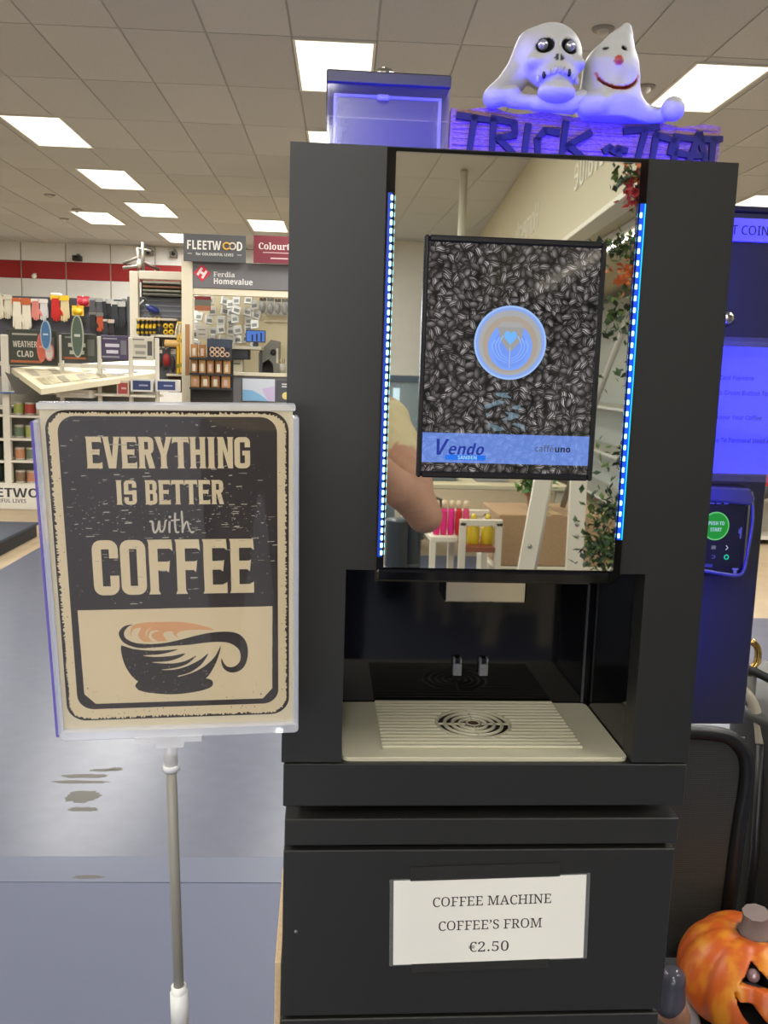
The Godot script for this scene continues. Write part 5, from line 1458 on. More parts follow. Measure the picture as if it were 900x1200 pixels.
# ---------------------------------------------------------------- glazed service kiosk
func kiosk() -> void:
	rng.seed = 41
	var z := -11.0
	var t := thing("service_kiosk", "white framed service kiosk with a grey header board", "kiosk", at(0, 0, z))
	var cream := paint(rgb(216, 206, 182), 0.55)
	part("post", bar(Vector3(-1.9177, 0.0000, -0.10), Vector3(-1.7882, 2.7985, 0.02), 0.006), cream, t)
	part("header_board", bar(Vector3(-1.8271, 2.4408, -0.05), Vector3(1.2, 2.7425, 0.01), 0.004), paint(rgb(106, 104, 106), 0.6), t)
	part("lintel", bar(Vector3(-1.8076, 2.3628, -0.08), Vector3(1.2, 2.4310, 0.0), 0.004), cream, t)
	part("back_wall", bar(Vector3(-2.0, 0, -1.75), Vector3(1.2, 2.72, -1.7)), paint(rgb(206, 194, 160), 0.7), t)
	part("wall_rail", bar(Vector3(-1.1, 2.166, -1.7), Vector3(1.2, 2.191, -1.68)), paint(rgb(222, 212, 182), 0.6), t)
	part("side_wall", bar(Vector3(1.2, 0, -1.75), Vector3(1.25, 2.72, 0.0)), cream, t)
	part("emblem", extrude(PackedVector2Array([Vector2(0, -0.098), Vector2(0.098, 0), Vector2(0, 0.098), Vector2(-0.098, 0)]), 0, 0.004), paint(rgb(206, 40, 60), 0.5), t, Transform3D(Basis.IDENTITY, Vector3(-1.6787, 2.6111, 0.01)))
	for b in [[-0.045, -0.05, -0.018, 0.05], [0.018, -0.05, 0.045, 0.05], [-0.018, -0.014, 0.018, 0.014]]:
		part("emblem", bar(Vector3(b[0], b[1], 0), Vector3(b[2], b[3], 0.003)), paint(rgb(226, 214, 210), 0.5), t, Transform3D(Basis(Vector3.BACK, -0.55), Vector3(-1.6787, 2.6111, 0.015)))
	part("lettering", letters("Ferdia", 0.055, 0.004, true, true, 1.0, 0), paint(rgb(214, 210, 206), 0.5), t, Transform3D(Basis.IDENTITY, Vector3(-1.5500, 2.6010, 0.012)))
	part("lettering", letters("Homevalue", 0.066, 0.004, true, false, 0.92, 0), paint(rgb(220, 218, 214), 0.5), t, Transform3D(Basis.IDENTITY, Vector3(-1.5498, 2.5232, 0.012)))
	# two brand boards standing above the header
	var a: Array = [-1.5214, 2.8837, -10.9, 0.7139, 0.3056]
	var f := thing("brand_sign", "dark grey rectangular sign with white lettering above the kiosk header", "sign", put(a))
	part("board", card(a, 0.03, 0.003), paint(rgb(82, 82, 84), 0.55), f)
	part("lettering", letters("FLEETW", 0.100, 0.004, true, false, 0.78, 0), paint(rgb(226, 222, 214), 0.5), f, at(-0.325, 0.03, 0.002))
	part("lettering", letters("D", 0.100, 0.004, true, false, 0.80, 0), paint(rgb(226, 222, 214), 0.5), f, at(0.245, 0.03, 0.002))
	for k in 2:
		var ring := TorusMesh.new()
		ring.inner_radius = 0.026
		ring.outer_radius = 0.046
		ring.rings = 24
		ring.ring_segments = 6
		part("double_o", ring, paint(rgb(222, 176, 70) if k == 0 else rgb(206, 190, 170), 0.5), f, turned(0.135 + k * 0.068, 0.03, 0.003, PI / 2, 0, 0))
	part("lettering", letters("for COLOURFUL LIVES", 0.030, 0.004, true, false, 1.0), paint(rgb(206, 204, 198), 0.5), f, at(0.0, -0.068, 0.002))
	for s in [-1, 1]: part("rule", block(0.05, 0.006, 0.004), paint(rgb(206, 204, 198), 0.5), f, at(s * 0.285, -0.066, 0.002))
	part("stay", bar(Vector3(-0.3, -0.15, -0.05), Vector3(-0.26, 0.1, -0.031)), paint(rgb(150, 150, 148), 0.5), f)
	part("stay", bar(Vector3(0.26, -0.15, -0.05), Vector3(0.3, 0.1, -0.031)), paint(rgb(150, 150, 148), 0.5), f)
	var b2: Array = [-0.7067, 2.894, -10.9, 0.7385, 0.3067]
	var m := thing("brand_sign", "maroon sign with white serif lettering above the kiosk header", "sign", put(b2))
	part("board", card(b2, 0.03, 0.003), paint(rgb(112, 36, 50), 0.55), m)
	part("lettering", letters("Colourtrend", 0.072, 0.004, true, true, 0.95, 0), paint(rgb(222, 200, 196), 0.5), m, at(-0.315, 0.035, 0.002))
	part("rule", block(0.52, 0.008, 0.004), paint(rgb(206, 176, 176), 0.5), m, at(0.0, -0.035, 0.002))
	part("rule", block(0.2, 0.014, 0.004), paint(rgb(206, 176, 176), 0.5), m, at(-0.07, -0.098, 0.002))
	part("stay", bar(Vector3(-0.3, -0.15, -0.05), Vector3(-0.26, 0.1, -0.031)), paint(rgb(150, 150, 148), 0.5), m)
	# goods seen through the kiosk opening
	var pic: Array = [-1.8561, 2.3482, -12.2, 0.2096, 0.1849]
	var pc := thing("wall_sample", "striped red green and terracotta sample board at the kiosk's upper left", "sample board", put(pic))
	part("stripe", block(pic[3], pic[4] * 0.25, 0.02), paint(rgb(130, 46, 46), 0.6), pc, at(0, pic[4] * 0.36, 0))
	part("stripe", block(pic[3], pic[4] * 0.4, 0.02), paint(rgb(112, 112, 100), 0.6), pc, at(0, pic[4] * 0.03, 0))
	part("stripe", block(pic[3], pic[4] * 0.33, 0.02), paint(rgb(176, 110, 76), 0.6), pc, at(0, -pic[4] * 0.335, 0))
	# clear hanging packets in columns
	var wrap := StandardMaterial3D.new()
	wrap.albedo_color = rgb(206, 206, 200)
	wrap.roughness = 0.3
	var pk := thing("hanging_packet", "small shiny clear packet hanging inside the kiosk", "packet", at(0, 0, 0), "shiny packets hanging in the kiosk")
	part("wrapper", extrude(PackedVector2Array([Vector2(-0.055, -0.06), Vector2(0.05, -0.065), Vector2(0.058, 0.05), Vector2(-0.05, 0.06)]), -0.012, 0.012, 0.006), wrap, pk)
	part("insert", block(0.07, 0.05, 0.028, 0.004), paint(rgb(132, 134, 130), 0.6), pk, at(0, -0.012, 0))
	var first := true
	for c in [[[-1.9561, 2.2024, -12.45], [-1.7801, 2.4045, -12.4], [-1.623, 2.3987, -12.4], [-1.5096, 2.3839, -12.3], [-1.432, 2.4162, -12.4], [-1.2971, 2.4208, -12.4], [-1.208, 2.3611, -12.3]]]:
		for q in c:
			for k in 5:
				if q[1] - k * 0.125 < 1.72: continue
				var place := turned(q[0] + rng.randf_range(-0.03, 0.03), q[1] - k * 0.125 + rng.randf_range(-0.02, 0.02), -12.4 + rng.randf_range(-0.15, 0.15), rng.randf_range(-0.35, 0.1), rng.randf_range(-0.5, 0.5), rng.randf_range(-0.3, 0.3))
				if first: pk.transform = place
				else: copy(pk, "hanging_packet", place)
				first = false
	var hp := [[-1.1069, 2.3715, -12.55, 0.0913, 0.202], [-1.004, 2.3637, -12.55, 0.0914, 0.2246], [-0.9068, 2.3613, -12.55, 0.08, 0.2134], [-0.8095, 2.359, -12.55, 0.0915, 0.2248]]
	for i in 4: pack("hook_pack", ["brown backed pack, leftmost of four above the monitor", "grey backed pack, second of four above the monitor", "brown backed pack, third of four above the monitor", "grey backed pack nearest the coffee machine above the monitor"][i], "tool pack", hp[i], rgb(150, 150, 146), rgb(96, 82, 70) if i % 2 == 0 else rgb(116, 116, 112))
	var pp := thing("price_card", "white price card hanging at the left inside the kiosk", "card", put([-1.8823, 1.9858, -12.3, 0.1452, 0.177]))
	part("card", card([-1.8823, 1.9858, -12.3, 0.1452, 0.177], 0.006, 0.004), paint(rgb(206, 200, 188), 0.6), pp)
	for y in [0.03, -0.03]: part("print_line", block(0.09, 0.012, 0.002), paint(rgb(110, 108, 104), 0.6), pp, at(0, y, 0.001))
	# counter with monitor and till
	var ct := thing("service_counter", "grey fronted counter with a pale top inside the kiosk", "counter", at(0, 0, -11.3))
	part("top", bar(Vector3(-1.3928, 1.4354, -0.6), Vector3(1.1, 1.480, 0.03), 0.006), paint(rgb(196, 188, 166), 0.5), ct)
	part("front", bar(Vector3(-1.372, 0, -0.05), Vector3(1.1, 1.434, 0.0)), paint(rgb(112, 110, 112), 0.6), ct)
	var po: Array = [-1.0362, 1.2693, -11.28, 0.3951, 0.2695]
	var pg := single("counter_poster", "pale blue and lilac poster on the counter front", "poster", card(po, 0.006, 0.002), paint(rgb(190, 196, 206), 0.5), put(po))
	part("blue_wash", extrude(PackedVector2Array([Vector2(-po[3] * 0.49, -po[4] * 0.49), Vector2(po[3] * 0.3, -po[4] * 0.49), Vector2(po[3] * 0.05, -po[4] * 0.2), Vector2(-po[3] * 0.2, -po[4] * 0.02), Vector2(-po[3] * 0.49, 0.0)]), 0, 0.002), paint(rgb(120, 168, 206), 0.5), pg)
	part("lilac_wash", extrude(PackedVector2Array([Vector2(po[3] * 0.3, -po[4] * 0.49), Vector2(po[3] * 0.49, -po[4] * 0.49), Vector2(po[3] * 0.49, po[4] * 0.2), Vector2(po[3] * 0.1, po[4] * 0.05)]), 0, 0.002), paint(rgb(186, 170, 204), 0.5), pg)
	var po2: Array = [-0.7239, 1.2682, -11.28, 0.1876, 0.2491]
	var ps := single("counter_poster", "dark poster with a yellow badge on the counter front by the machine", "poster", card(po2, 0.006, 0.002), paint(rgb(66, 66, 72), 0.5), put(po2))
	part("badge", extrude(oval(0.02, -0.06, 0.045, 0.045, 16), 0, 0.002), paint(rgb(206, 190, 110), 0.5), ps)
	for y in [0.05, 0.08]: part("print_line", block(0.1, 0.014, 0.002), paint(rgb(200, 200, 196), 0.5), ps, at(0.02, y, 0.001))
	var mo: Array = [-1.1188, 1.9311, -11.7, 0.2458, 0.1479]
	var mn := thing("monitor", "small monitor with a bright blue picture on the counter shelf", "monitor", put(mo))
	part("bezel", card(mo, 0.04, 0.006), paint(rgb(40, 42, 46), 0.4), mn)
	part("screen", block(mo[3] - 0.02, mo[4] - 0.02, 0.002), glow(Color(0.25, 0.48, 0.85), 0.8), mn, at(0, 0, 0.001))
	for k in 3: part("picture_figure", bar(Vector3(-0.05 + k * 0.055, -0.06, 0.001), Vector3(-0.03 + k * 0.055, 0.02 + 0.012 * k, 0.003), 0.004), glow(Color(0.03, 0.06, 0.16), 0.8), mn)
	part("stand", bar(Vector3(-0.03, -mo[4] / 2 - 0.06, -0.05), Vector3(0.03, -mo[4] / 2, -0.02)), paint(rgb(60, 60, 62), 0.5), mn)
	var de: Array = [-1.2246, 1.7769, -11.6, 0.4137, 0.0631]
	var dk := thing("monitor_shelf", "pale shelf with a black drawer under the monitor", "shelf", put(de))
	part("board", block(de[3], 0.04, 0.4, 0.005), paint(rgb(176, 172, 156), 0.5), dk)
	part("drawer", bar(Vector3(-de[3] / 2, -0.14, -0.15), Vector3(0.04, -0.02, 0.17), 0.006), paint(rgb(34, 36, 42), 0.5), dk)
	for x in [-de[3] / 2 + 0.02, de[3] / 2 - 0.02]: part("leg", bar(Vector3(x - 0.015, -0.32, -0.02), Vector3(x + 0.015, -0.02, 0.02)), paint(rgb(60, 60, 60), 0.5), dk)
	var ma: Array = [-0.9543, 1.6875, -11.75, 0.2588, 0.4167]
	var mx := thing("tinting_machine", "grey paint tinting machine with a curved opening on the counter", "machine", put(ma))
	part("cabinet", extrude(PackedVector2Array([Vector2(-ma[3] / 2, -ma[4] / 2), Vector2(-ma[3] * 0.36, -ma[4] / 2), Vector2(-ma[3] * 0.30, -ma[4] * 0.2), Vector2(0, -ma[4] * 0.08), Vector2(ma[3] * 0.2, -ma[4] * 0.22), Vector2(ma[3] * 0.24, -ma[4] / 2), Vector2(ma[3] / 2, -ma[4] / 2), Vector2(ma[3] / 2, ma[4] * 0.46), Vector2(ma[3] * 0.1, ma[4] / 2), Vector2(-ma[3] / 2, ma[4] * 0.1)]), -0.3, 0.0, 0.01), paint(rgb(122, 120, 110), 0.5), mx)
	part("dial", lathe([[0, 0], [0.04, 0], [0.035, 0.02], [0, 0.02]], 16), paint(rgb(30, 30, 32), 0.4), mx, turned(ma[3] * 0.22, ma[4] * 0.12, 0, PI / 2, 0, 0))
	part("panel", bar(Vector3(ma[3] * 0.36, -ma[4] * 0.2, 0), Vector3(ma[3] * 0.46, ma[4] * 0.25, 0.012), 0.003), paint(rgb(206, 200, 186), 0.5), mx)
	part("recess", bar(Vector3(-ma[3] * 0.34, -ma[4] / 2, -0.28), Vector3(ma[3] * 0.24, -ma[4] * 0.12, -0.2)), paint(rgb(60, 58, 54), 0.6), mx)
	var ca: Array = [-1.3284, 1.5514, -11.5, 0.137, 0.1676]
	var cd := thing("till_box", "pale till box under the monitor shelf", "till", put(ca))
	part("case", card(ca, 0.2, 0.01), paint(rgb(186, 178, 156), 0.5), cd)
	part("slot", block(ca[3] * 0.6, 0.014, 0.004), paint(rgb(60, 58, 54), 0.5), cd, at(0, 0.03, 0.002))
	var cp := thing("pen_pot", "pale pot of pens on the counter next to the coffee machine", "pot", at(-0.7632, 1.5479, -11.5000))
	part("pot", lathe([[0, -0.06], [0.035, -0.06], [0.04, 0.05], [0.034, 0.05], [0.03, -0.05], [0, -0.05]], 14), paint(rgb(150, 148, 138), 0.5), cp)
	for k in 3: part("pen", tube([Vector3(0.0, -0.04, 0), Vector3(0.03 * (k - 1), 0.11, 0.01 * k)], 0.005, 6), paint([rgb(190, 170, 60), rgb(60, 90, 60), rgb(40, 40, 90)][k], 0.4), cp)
	# wire rack of brown fixings packs
	var rk := thing("fixings_rack", "black stepped rack holding brown card packs beside the kiosk counter", "rack", at(0, 0, -10.7))
	var rows := [[-1.5444, 1.6211, -10.7, 0.4689, 0.0291], [-1.5441, 1.4434, -10.7, 0.4701, 0.0244], [-1.5438, 1.2795, -10.7, 0.4712, 0.0294]]
	for i in 3: part("shelf", bar(Vector3(rows[i][0] - rows[i][3] / 2, rows[i][1] - 0.012, -0.16), Vector3(rows[i][0] + rows[i][3] / 2, rows[i][1] + 0.012, 0.0)), paint(rgb(34, 30, 28), 0.6), rk)
	part("back", bar(Vector3(rows[0][0] - rows[0][3] / 2, 0.02, -0.18), Vector3(rows[0][0] + rows[0][3] / 2, rows[0][1] + 0.02, -0.16)), paint(rgb(40, 34, 30), 0.6), rk)
	for s in [-1, 1]: part("leg", bar(Vector3(rows[0][0] + s * rows[0][3] / 2 - 0.015, 0, -0.18), Vector3(rows[0][0] + s * rows[0][3] / 2 + 0.015, rows[0][1], -0.15)), paint(rgb(34, 30, 28), 0.6), rk)
	var rowname := ["top", "second", "third", "lowest"]
	var ry := [rows[0][1] + 0.012, rows[1][1] + 0.012, rows[2][1] + 0.012]
	for i in 3:
		var n := 5 if i < 2 else 4
		for k in n:
			var w := rows[0][3] / n * 0.82 as float
			var h := [0.15, 0.155, 0.14][i] as float
			if i == 0 and k > 1: continue
			var place := at(rows[0][0] - rows[0][3] / 2 + (k + 0.5) * rows[0][3] / n, ry[i], -0.06 - 10.7)
			var c := thing("fixings_pack", "brown card fixings pack on the %s shelf of the black rack" % rowname[i], "pack", place, "brown packs on the black rack")
			part("carton", bar(Vector3(-w / 2, 0, -0.03), Vector3(w / 2, h, 0.03), 0.004), paint([rgb(158, 112, 62), rgb(140, 96, 56), rgb(170, 126, 78)][(i + k) % 3], 0.7), c)
			part("window", bar(Vector3(-w * 0.24, h * 0.12, 0.03), Vector3(w * 0.24, h * 0.7, 0.034), 0.002), paint([rgb(190, 176, 150), rgb(176, 140, 120), rgb(200, 190, 170)][(i * 2 + k) % 3], 0.2), c)
	var db := thing("navy_crate", "dark navy open crate standing on the black rack", "crate", at(-1.4577, 1.7491, -10.8500))
	part("front", bar(Vector3(-0.14, -0.005, 0.0), Vector3(0.13, 0.105, 0.012), 0.003), paint(rgb(40, 50, 66), 0.5), db)
	part("side", bar(Vector3(-0.14, -0.005, -0.16), Vector3(-0.128, 0.105, 0.0)), paint(rgb(40, 50, 66), 0.5), db)
	part("side", bar(Vector3(0.118, -0.005, -0.16), Vector3(0.13, 0.105, 0.0)), paint(rgb(40, 50, 66), 0.5), db)
	part("bottom", bar(Vector3(-0.14, -0.125, -0.16), Vector3(0.13, -0.005, 0.0)), paint(rgb(36, 40, 50), 0.5), db)
	for k in 7:
		var c := [-1.3832, 1.669, -10.66]
		var q := thing("dowel_bundle", "tan wooden ring on the rack's top shelf", "ring", turned(c[0] - 0.13 + (k % 4) * 0.058, c[1] + 0.004 + 0.055 * (k / 4), -10.65, 0.2, 0.2 * (k % 3 - 1), 0), "tan rings on the black rack")
		var ring := TorusMesh.new()
		ring.inner_radius = 0.016
		ring.outer_radius = 0.030
		ring.rings = 16
		ring.ring_segments = 8
		part("ring", ring, paint(rgb(190, 158, 128), 0.6), q, turned(0, 0, 0, PI / 2, 0, 0))
	var pn: Array = [-1.8283, 1.7166, -10.85, 0.0493, 0.5887]
	single("cork_strip", "narrow brown strip board fixed to the white post", "board", card(pn, 0.02, 0.003), grained(rgb(150, 106, 70), rgb(172, 130, 92), 91, 0.06, 8.0, 0.8), put(pn))

# ---------------------------------------------------------------- white paint display with sloping colour board
func paint_stand() -> void:
	rng.seed = 51
	var white := paint(rgb(214, 207, 190), 0.5)
	var z := -9.53
	var t := thing("paint_stand", "white metal paint display stand with shelves and a lettered base", "display stand", at(0, 0, z))
	part("post", bar(Vector3(-3.4890, 0.0000, -0.06), Vector3(-3.4157, 1.7875, 0.0), 0.006), white, t)
	for x in [-2.901, -2.515, -2.197, -1.930]:
		part("post", bar(Vector3(x - 0.02, 0, -0.10), Vector3(x + 0.02, 1.802, -0.06), 0.005), white, t)
	part("top_rail", bar(Vector3(-4.038, 1.476, -0.12), Vector3(-1.928, 1.519, -0.07)), white, t)
	part("back_panel", bar(Vector3(-4.182, 0.1, -0.46), Vector3(-2.010, 1.36, -0.44)), paint(rgb(140, 134, 120), 0.6), t)
	for y in [1.208, 0.964, 0.727, 0.497, 0.257]:
		part("shelf", bar(Vector3(-3.417, y - 0.014, -0.44), Vector3(-1.935, y + 0.012, 0.0), 0.004), white, t)
	for y in [1.045, 0.967, 0.721, 0.491, 0.260]:
		part("shelf", bar(Vector3(-4.026, y - 0.014, -0.44), Vector3(-3.477, y + 0.012, 0.0), 0.004), white, t)
	part("base_board", bar(Vector3(-4.054, 0.0, 0.0), Vector3(-1.865, 0.253, 0.02), 0.004), paint(rgb(222, 216, 202), 0.5), t)
	part("lettering", letters("FLEETWOOD", 0.095, 0.003, true, false, 1.22, 0), paint(rgb(52, 50, 48), 0.5), t, at(-3.845, 0.172, 0.021))
	part("lettering", letters("for COLOURFUL LIVES", 0.040, 0.003, true, false, 1.0, 0), paint(rgb(120, 116, 110), 0.5), t, at(-3.843, 0.088, 0.021))
	# header posters
	var posters := [[[-3.1811, 1.6676, -9.56, 0.5054, 0.3604], rgb(54, 58, 46), "WEATHER|CLAD", rgb(206, 200, 184), "dark green poster lettered in white at the left of the paint stand"], [[-2.7147, 1.6832, -9.58, 0.3535, 0.2757], rgb(58, 60, 50), "", rgb(180, 178, 166), "second dark green poster, behind the green oval tag"], [[-2.3656, 1.6948, -9.6, 0.2861, 0.2421], rgb(70, 58, 88), "", rgb(206, 200, 210), "purple poster on the paint stand"], [[-2.0836, 1.6951, -9.6, 0.2434, 0.2425], rgb(206, 198, 178), "", rgb(150, 146, 134), "cream poster at the right end of the paint stand"]]
	for p in posters:
		var c: Array = p[0]
		var o := thing("paint_poster", p[4], "poster", put(c), "posters along the paint stand")
		part("sheet", card(c, 0.012, 0.004), paint(p[1], 0.5), o)
		var words: PackedStringArray = p[2].split("|")
		if words.size() < 2:
			for k in 2: part("print_block", block(c[3] * (0.5 - 0.08 * k), c[4] * 0.14, 0.003, 0.001), paint(p[3], 0.5), o, at(-c[3] * 0.06, c[4] * (0.08 - 0.27 * k), 0.001))
		for k in words.size() if words.size() > 1 else 0: part("lettering", letters(words[k], c[4] * 0.17, 0.003, true, false, 0.62 if words[k].length() > 5 else 0.8), paint(p[3], 0.5), o, at(-c[3] * 0.14, c[4] * (0.08 - 0.27 * k), 0.001))
		part("strip", block(c[3] * 0.5, c[4] * 0.05, 0.003), paint(p[3].darkened(0.2), 0.5), o, at(-c[3] * 0.14, c[4] * 0.36, 0.001))
		part("strip", block(c[3] * 0.62, c[4] * 0.07, 0.003), paint(rgb(170, 92, 50) if p[1].g < 0.3 and p[1].b < 0.25 else p[3].darkened(0.3), 0.5), o, at(-c[3] * 0.12, -c[4] * 0.40, 0.001))
		part("picture", block(c[3] * 0.2, c[4] * 0.6, 0.003), paint(p[3].darkened(0.45), 0.5), o, at(c[3] * 0.34, 0, 0.001))
	# paddle shaped colour tags hanging in front
	var tags := [[[-2.9902, 1.7914, -9.4, 0.1094, 0.2943], rgb(64, 110, 156), rgb(156, 176, 190), "blue paddle shaped colour tag hanging before the green poster"], [[-3.0548, 1.669, -9.46, 0.0933, 0.2888], rgb(206, 96, 66), rgb(214, 112, 84), "orange paddle shaped tag behind the blue one"], [[-2.9733, 1.6246, -9.44, 0.0933, 0.1783], rgb(196, 190, 176), rgb(206, 110, 110), "small pale and pink tag below the blue paddle"], [[-2.6786, 1.7885, -9.4, 0.1267, 0.4212], rgb(76, 92, 72), rgb(176, 180, 160), "long green oval tag with a pale rim"]]
	for a in tags:
		var c: Array = a[0]
		var o := thing("colour_tag", a[3], "tag", put(c), "colour tags on the paint stand")
		part("rim", extrude(oval(0, 0, c[3] / 2, c[4] / 2, 28), -0.006, 0.0, 0.001), paint(a[2], 0.4), o)
		part("face", extrude(oval(0, 0, c[3] / 2 - 0.012, c[4] / 2 - 0.014, 28), 0.0, 0.003), paint(a[1], 0.4), o)
		part("print_line", block(c[3] * 0.45, c[4] * 0.06, 0.004), paint(a[2].lightened(0.3), 0.5), o, at(0, c[4] * 0.02, 0.003))
		part("arm", tube([Vector3(0, c[4] * 0.3, -0.14), Vector3(0, c[4] * 0.3, -0.004)], 0.005, 6), paint(rgb(180, 178, 170), 0.4), o)
	# sloping colour board
	var A := Vector3(-3.4187, 1.4548, -9.6200)
	var B := Vector3(-2.0871, 1.5932, -10.3000)
	var C := Vector3(-1.9590, 1.4472, -9.7500)
	var D := Vector3(-2.9205, 1.2623, -9.0000)
	var up := (B - A).cross(D - A).normalized()
	if up.y < 0: up = -up
	var sb := thing("colour_board", "large pale sloping colour chart board on the paint stand", "colour chart", Transform3D(Basis.IDENTITY, D))
	var st := begin()
	var th := 0.055
	var v := [A - D, B - D, C - D, Vector3.ZERO]
	var lo := []
	for q in v: lo.append(q - Vector3(0, th, 0))
	quad(st, v[3], v[2], v[1], v[0])
	quad(st, lo[0], lo[1], lo[2], lo[3])
	for i in 4:
		var j := (i + 1) % 4
		quad(st, lo[j], lo[i], v[i], v[j])
	part("board", finish(st), paint(rgb(216, 206, 176), 0.5), sb)
	part("under_panel", extrude(PackedVector2Array([Vector2(0, -0.06), Vector2(-0.398, -0.07), Vector2(-0.498, 0.15)]), -0.46, -0.44), paint(rgb(90, 86, 80), 0.7), sb)  # end cap of the board, its shade put into the dark grey
	# swatch strips lying on the slope
	var e1: Vector3 = v[2]
	var e2: Vector3 = v[0]
	var e3: Vector3 = v[1]
	for k in 9:
		var u0 := 0.06 + k * 0.075
		var cols := [rgb(176, 164, 130), rgb(190, 180, 146), rgb(150, 142, 120), rgb(206, 196, 160), rgb(170, 160, 136), rgb(196, 188, 156), rgb(160, 150, 124), rgb(200, 190, 160), rgb(186, 178, 150)]
		for r in 2:
			if r == 1 and k % 3 == 1: continue
			var q0 := 0.14 + r * 0.42
			var q1 := q0 + 0.30
			var pt := func(u: float, q: float) -> Vector3: return (e1 * u).lerp(e2.lerp(e3, u), q) + Vector3(0, 0.004, 0)
			var s2 := begin()
			quad(s2, pt.call(u0, q0), pt.call(u0 + 0.058, q0), pt.call(u0 + 0.058, q1), pt.call(u0, q1))
			part("swatch", finish(s2), paint(cols[(k + r * 4) % 9], 0.5), sb)
	var s3 := begin()
	var pt3 := func(u: float, q: float) -> Vector3: return (e1 * u).lerp(e2.lerp(e3, u), q) + Vector3(0, 0.006, 0)
	quad(s3, pt3.call(0.62, 0.2), pt3.call(0.84, 0.2), pt3.call(0.80, 0.9), pt3.call(0.56, 0.9))
	part("chart_sheet", finish(s3), paint(rgb(138, 146, 160), 0.5), sb)
	# tins on the shelves
	var tin := thing("paint_tin", "small paint tin with a coloured label on the paint stand", "paint tin", at(0, 0, 0), "small tins on the paint stand")
	part("can", lathe([[0, 0], [0.052, 0], [0.054, 0.006], [0.052, 0.012], [0.052, 0.12], [0.054, 0.126], [0.050, 0.132], [0, 0.13]], 18), paint(rgb(176, 168, 152), 0.35, 0.3), tin)
	part("label", lathe([[0.0528, 0.018], [0.0528, 0.112]], 18), paint(rgb(150, 136, 110), 0.5), tin)
	var rows := [0.976, 0.739, 0.509, 0.269]
	var tones := [rgb(150, 158, 76), rgb(166, 60, 44), rgb(190, 176, 150), rgb(120, 96, 70), rgb(176, 120, 84), rgb(96, 110, 84)]
	var started := false
	for r in 4:
		for k in 12:
			for back in 1:
				var place := at(-3.386 + 0.035 + k * 0.115, rows[r], z - 0.09)
				var o: Node3D = tin if not started else copy(tin, "paint_tin", place)
				o.transform = place
				started = true
				o.set_meta("label", "small paint tin on the %s shelf of the white paint stand" % ["uppermost", "second", "third", "lowest"][r])
				(o.get_child(1) as MeshInstance3D).material_override = paint(tones[(r * 5 + k * 7) % 6], 0.5)
	var big := thing("paint_tub", "dark green paint tub at the photo's left edge", "paint tub", at(0, 0, 0), "dark green tubs on the paint stand")
	part("tub", lathe([[0, 0], [0.085, 0], [0.092, 0.01], [0.098, 0.185], [0.104, 0.19], [0.104, 0.206], [0.096, 0.21], [0, 0.208]], 22), paint(rgb(42, 52, 44), 0.45), big)
	part("label", lathe([[0.0925, 0.03], [0.0985, 0.165]], 22), paint(rgb(58, 70, 60), 0.5), big)
	started = false
	var lrows := [0.733, 0.503, 0.272]
	for r in 3:
		for k in 2:
			var place := at(-3.508 - 0.13 - k * 0.215, lrows[r], z - 0.12)
			var o: Node3D = big if not started else copy(big, "paint_tub", place)
			o.transform = place
			started = true
			o.set_meta("label", "dark green paint tub on the %s shelf at the photo's left edge" % ["upper", "middle", "lower"][r])
	var tray: Array = [-3.4758, 1.2168, -9.45, 0.3401, 0.0773]
	var bt := thing("roller_tray", "blue paint tray lying on the stand's top shelf", "paint tray", put(tray))
	part("tray", extrude(PackedVector2Array([Vector2(-0.2, -0.02), Vector2(0.17, -0.02), Vector2(0.2, 0.035), Vector2(0.19, 0.035), Vector2(0.16, -0.008), Vector2(-0.19, -0.008)]), -0.25, 0.0, 0.002), paint(rgb(40, 84, 150), 0.4), bt)
	part("rim", tube([Vector3(0.195, 0.035, -0.25), Vector3(0.195, 0.035, 0.0)], 0.008, 6), paint(rgb(46, 92, 160), 0.4), bt)
	# boxed goods under the board's right half
	var boxes := [[[-2.2561, 1.2822, -9.5, 0.121, 0.1561], rgb(196, 180, 156), rgb(150, 50, 40), "cream and red carton under the colour board"], [[-2.0654, 1.3182, -9.5, 0.225, 0.1301], rgb(206, 204, 196), rgb(36, 48, 92), "white framed box with a navy picture, left of two"], [[-1.8142, 1.3214, -9.5, 0.2255, 0.1216], rgb(206, 204, 196), rgb(40, 54, 104), "white framed box with a navy picture, right of two"], [[-2.7341, 1.2129, -9.45, 0.3597, 0.0776], rgb(214, 208, 190), rgb(196, 190, 176), "flat white carton under the colour board"]]
	for a in boxes:
		var c: Array = a[0]
		var o := thing("boxed_goods", a[3], "box", put(c))
		part("carton", card(c, 0.18, 0.004), paint(a[1], 0.5), o)
		part("print", block(c[3] * 0.8, c[4] * 0.72, 0.003), paint(a[2], 0.5), o, at(0, 0, 0.001))
		part("print_line", block(c[3] * 0.4, c[4] * 0.12, 0.003), paint(a[2].lightened(0.5), 0.5), o, at(c[3] * 0.08, 0, 0.003))
	# low dark platform on the floor beside the walkway
	var pf := thing("low_platform", "low dark navy platform on the beige floor at the left edge", "platform", at(0, 0, 0))
	part("deck", bar(Vector3(-3.6, 0.10, -8.02), Vector3(-2.655, 0.125, -6.9), 0.004), paint(rgb(52, 58, 72), 0.5), pf)
	part("skirt", bar(Vector3(-3.58, 0.0, -8.0), Vector3(-2.665, 0.10, -6.92)), paint(rgb(26, 28, 34), 0.6), pf)

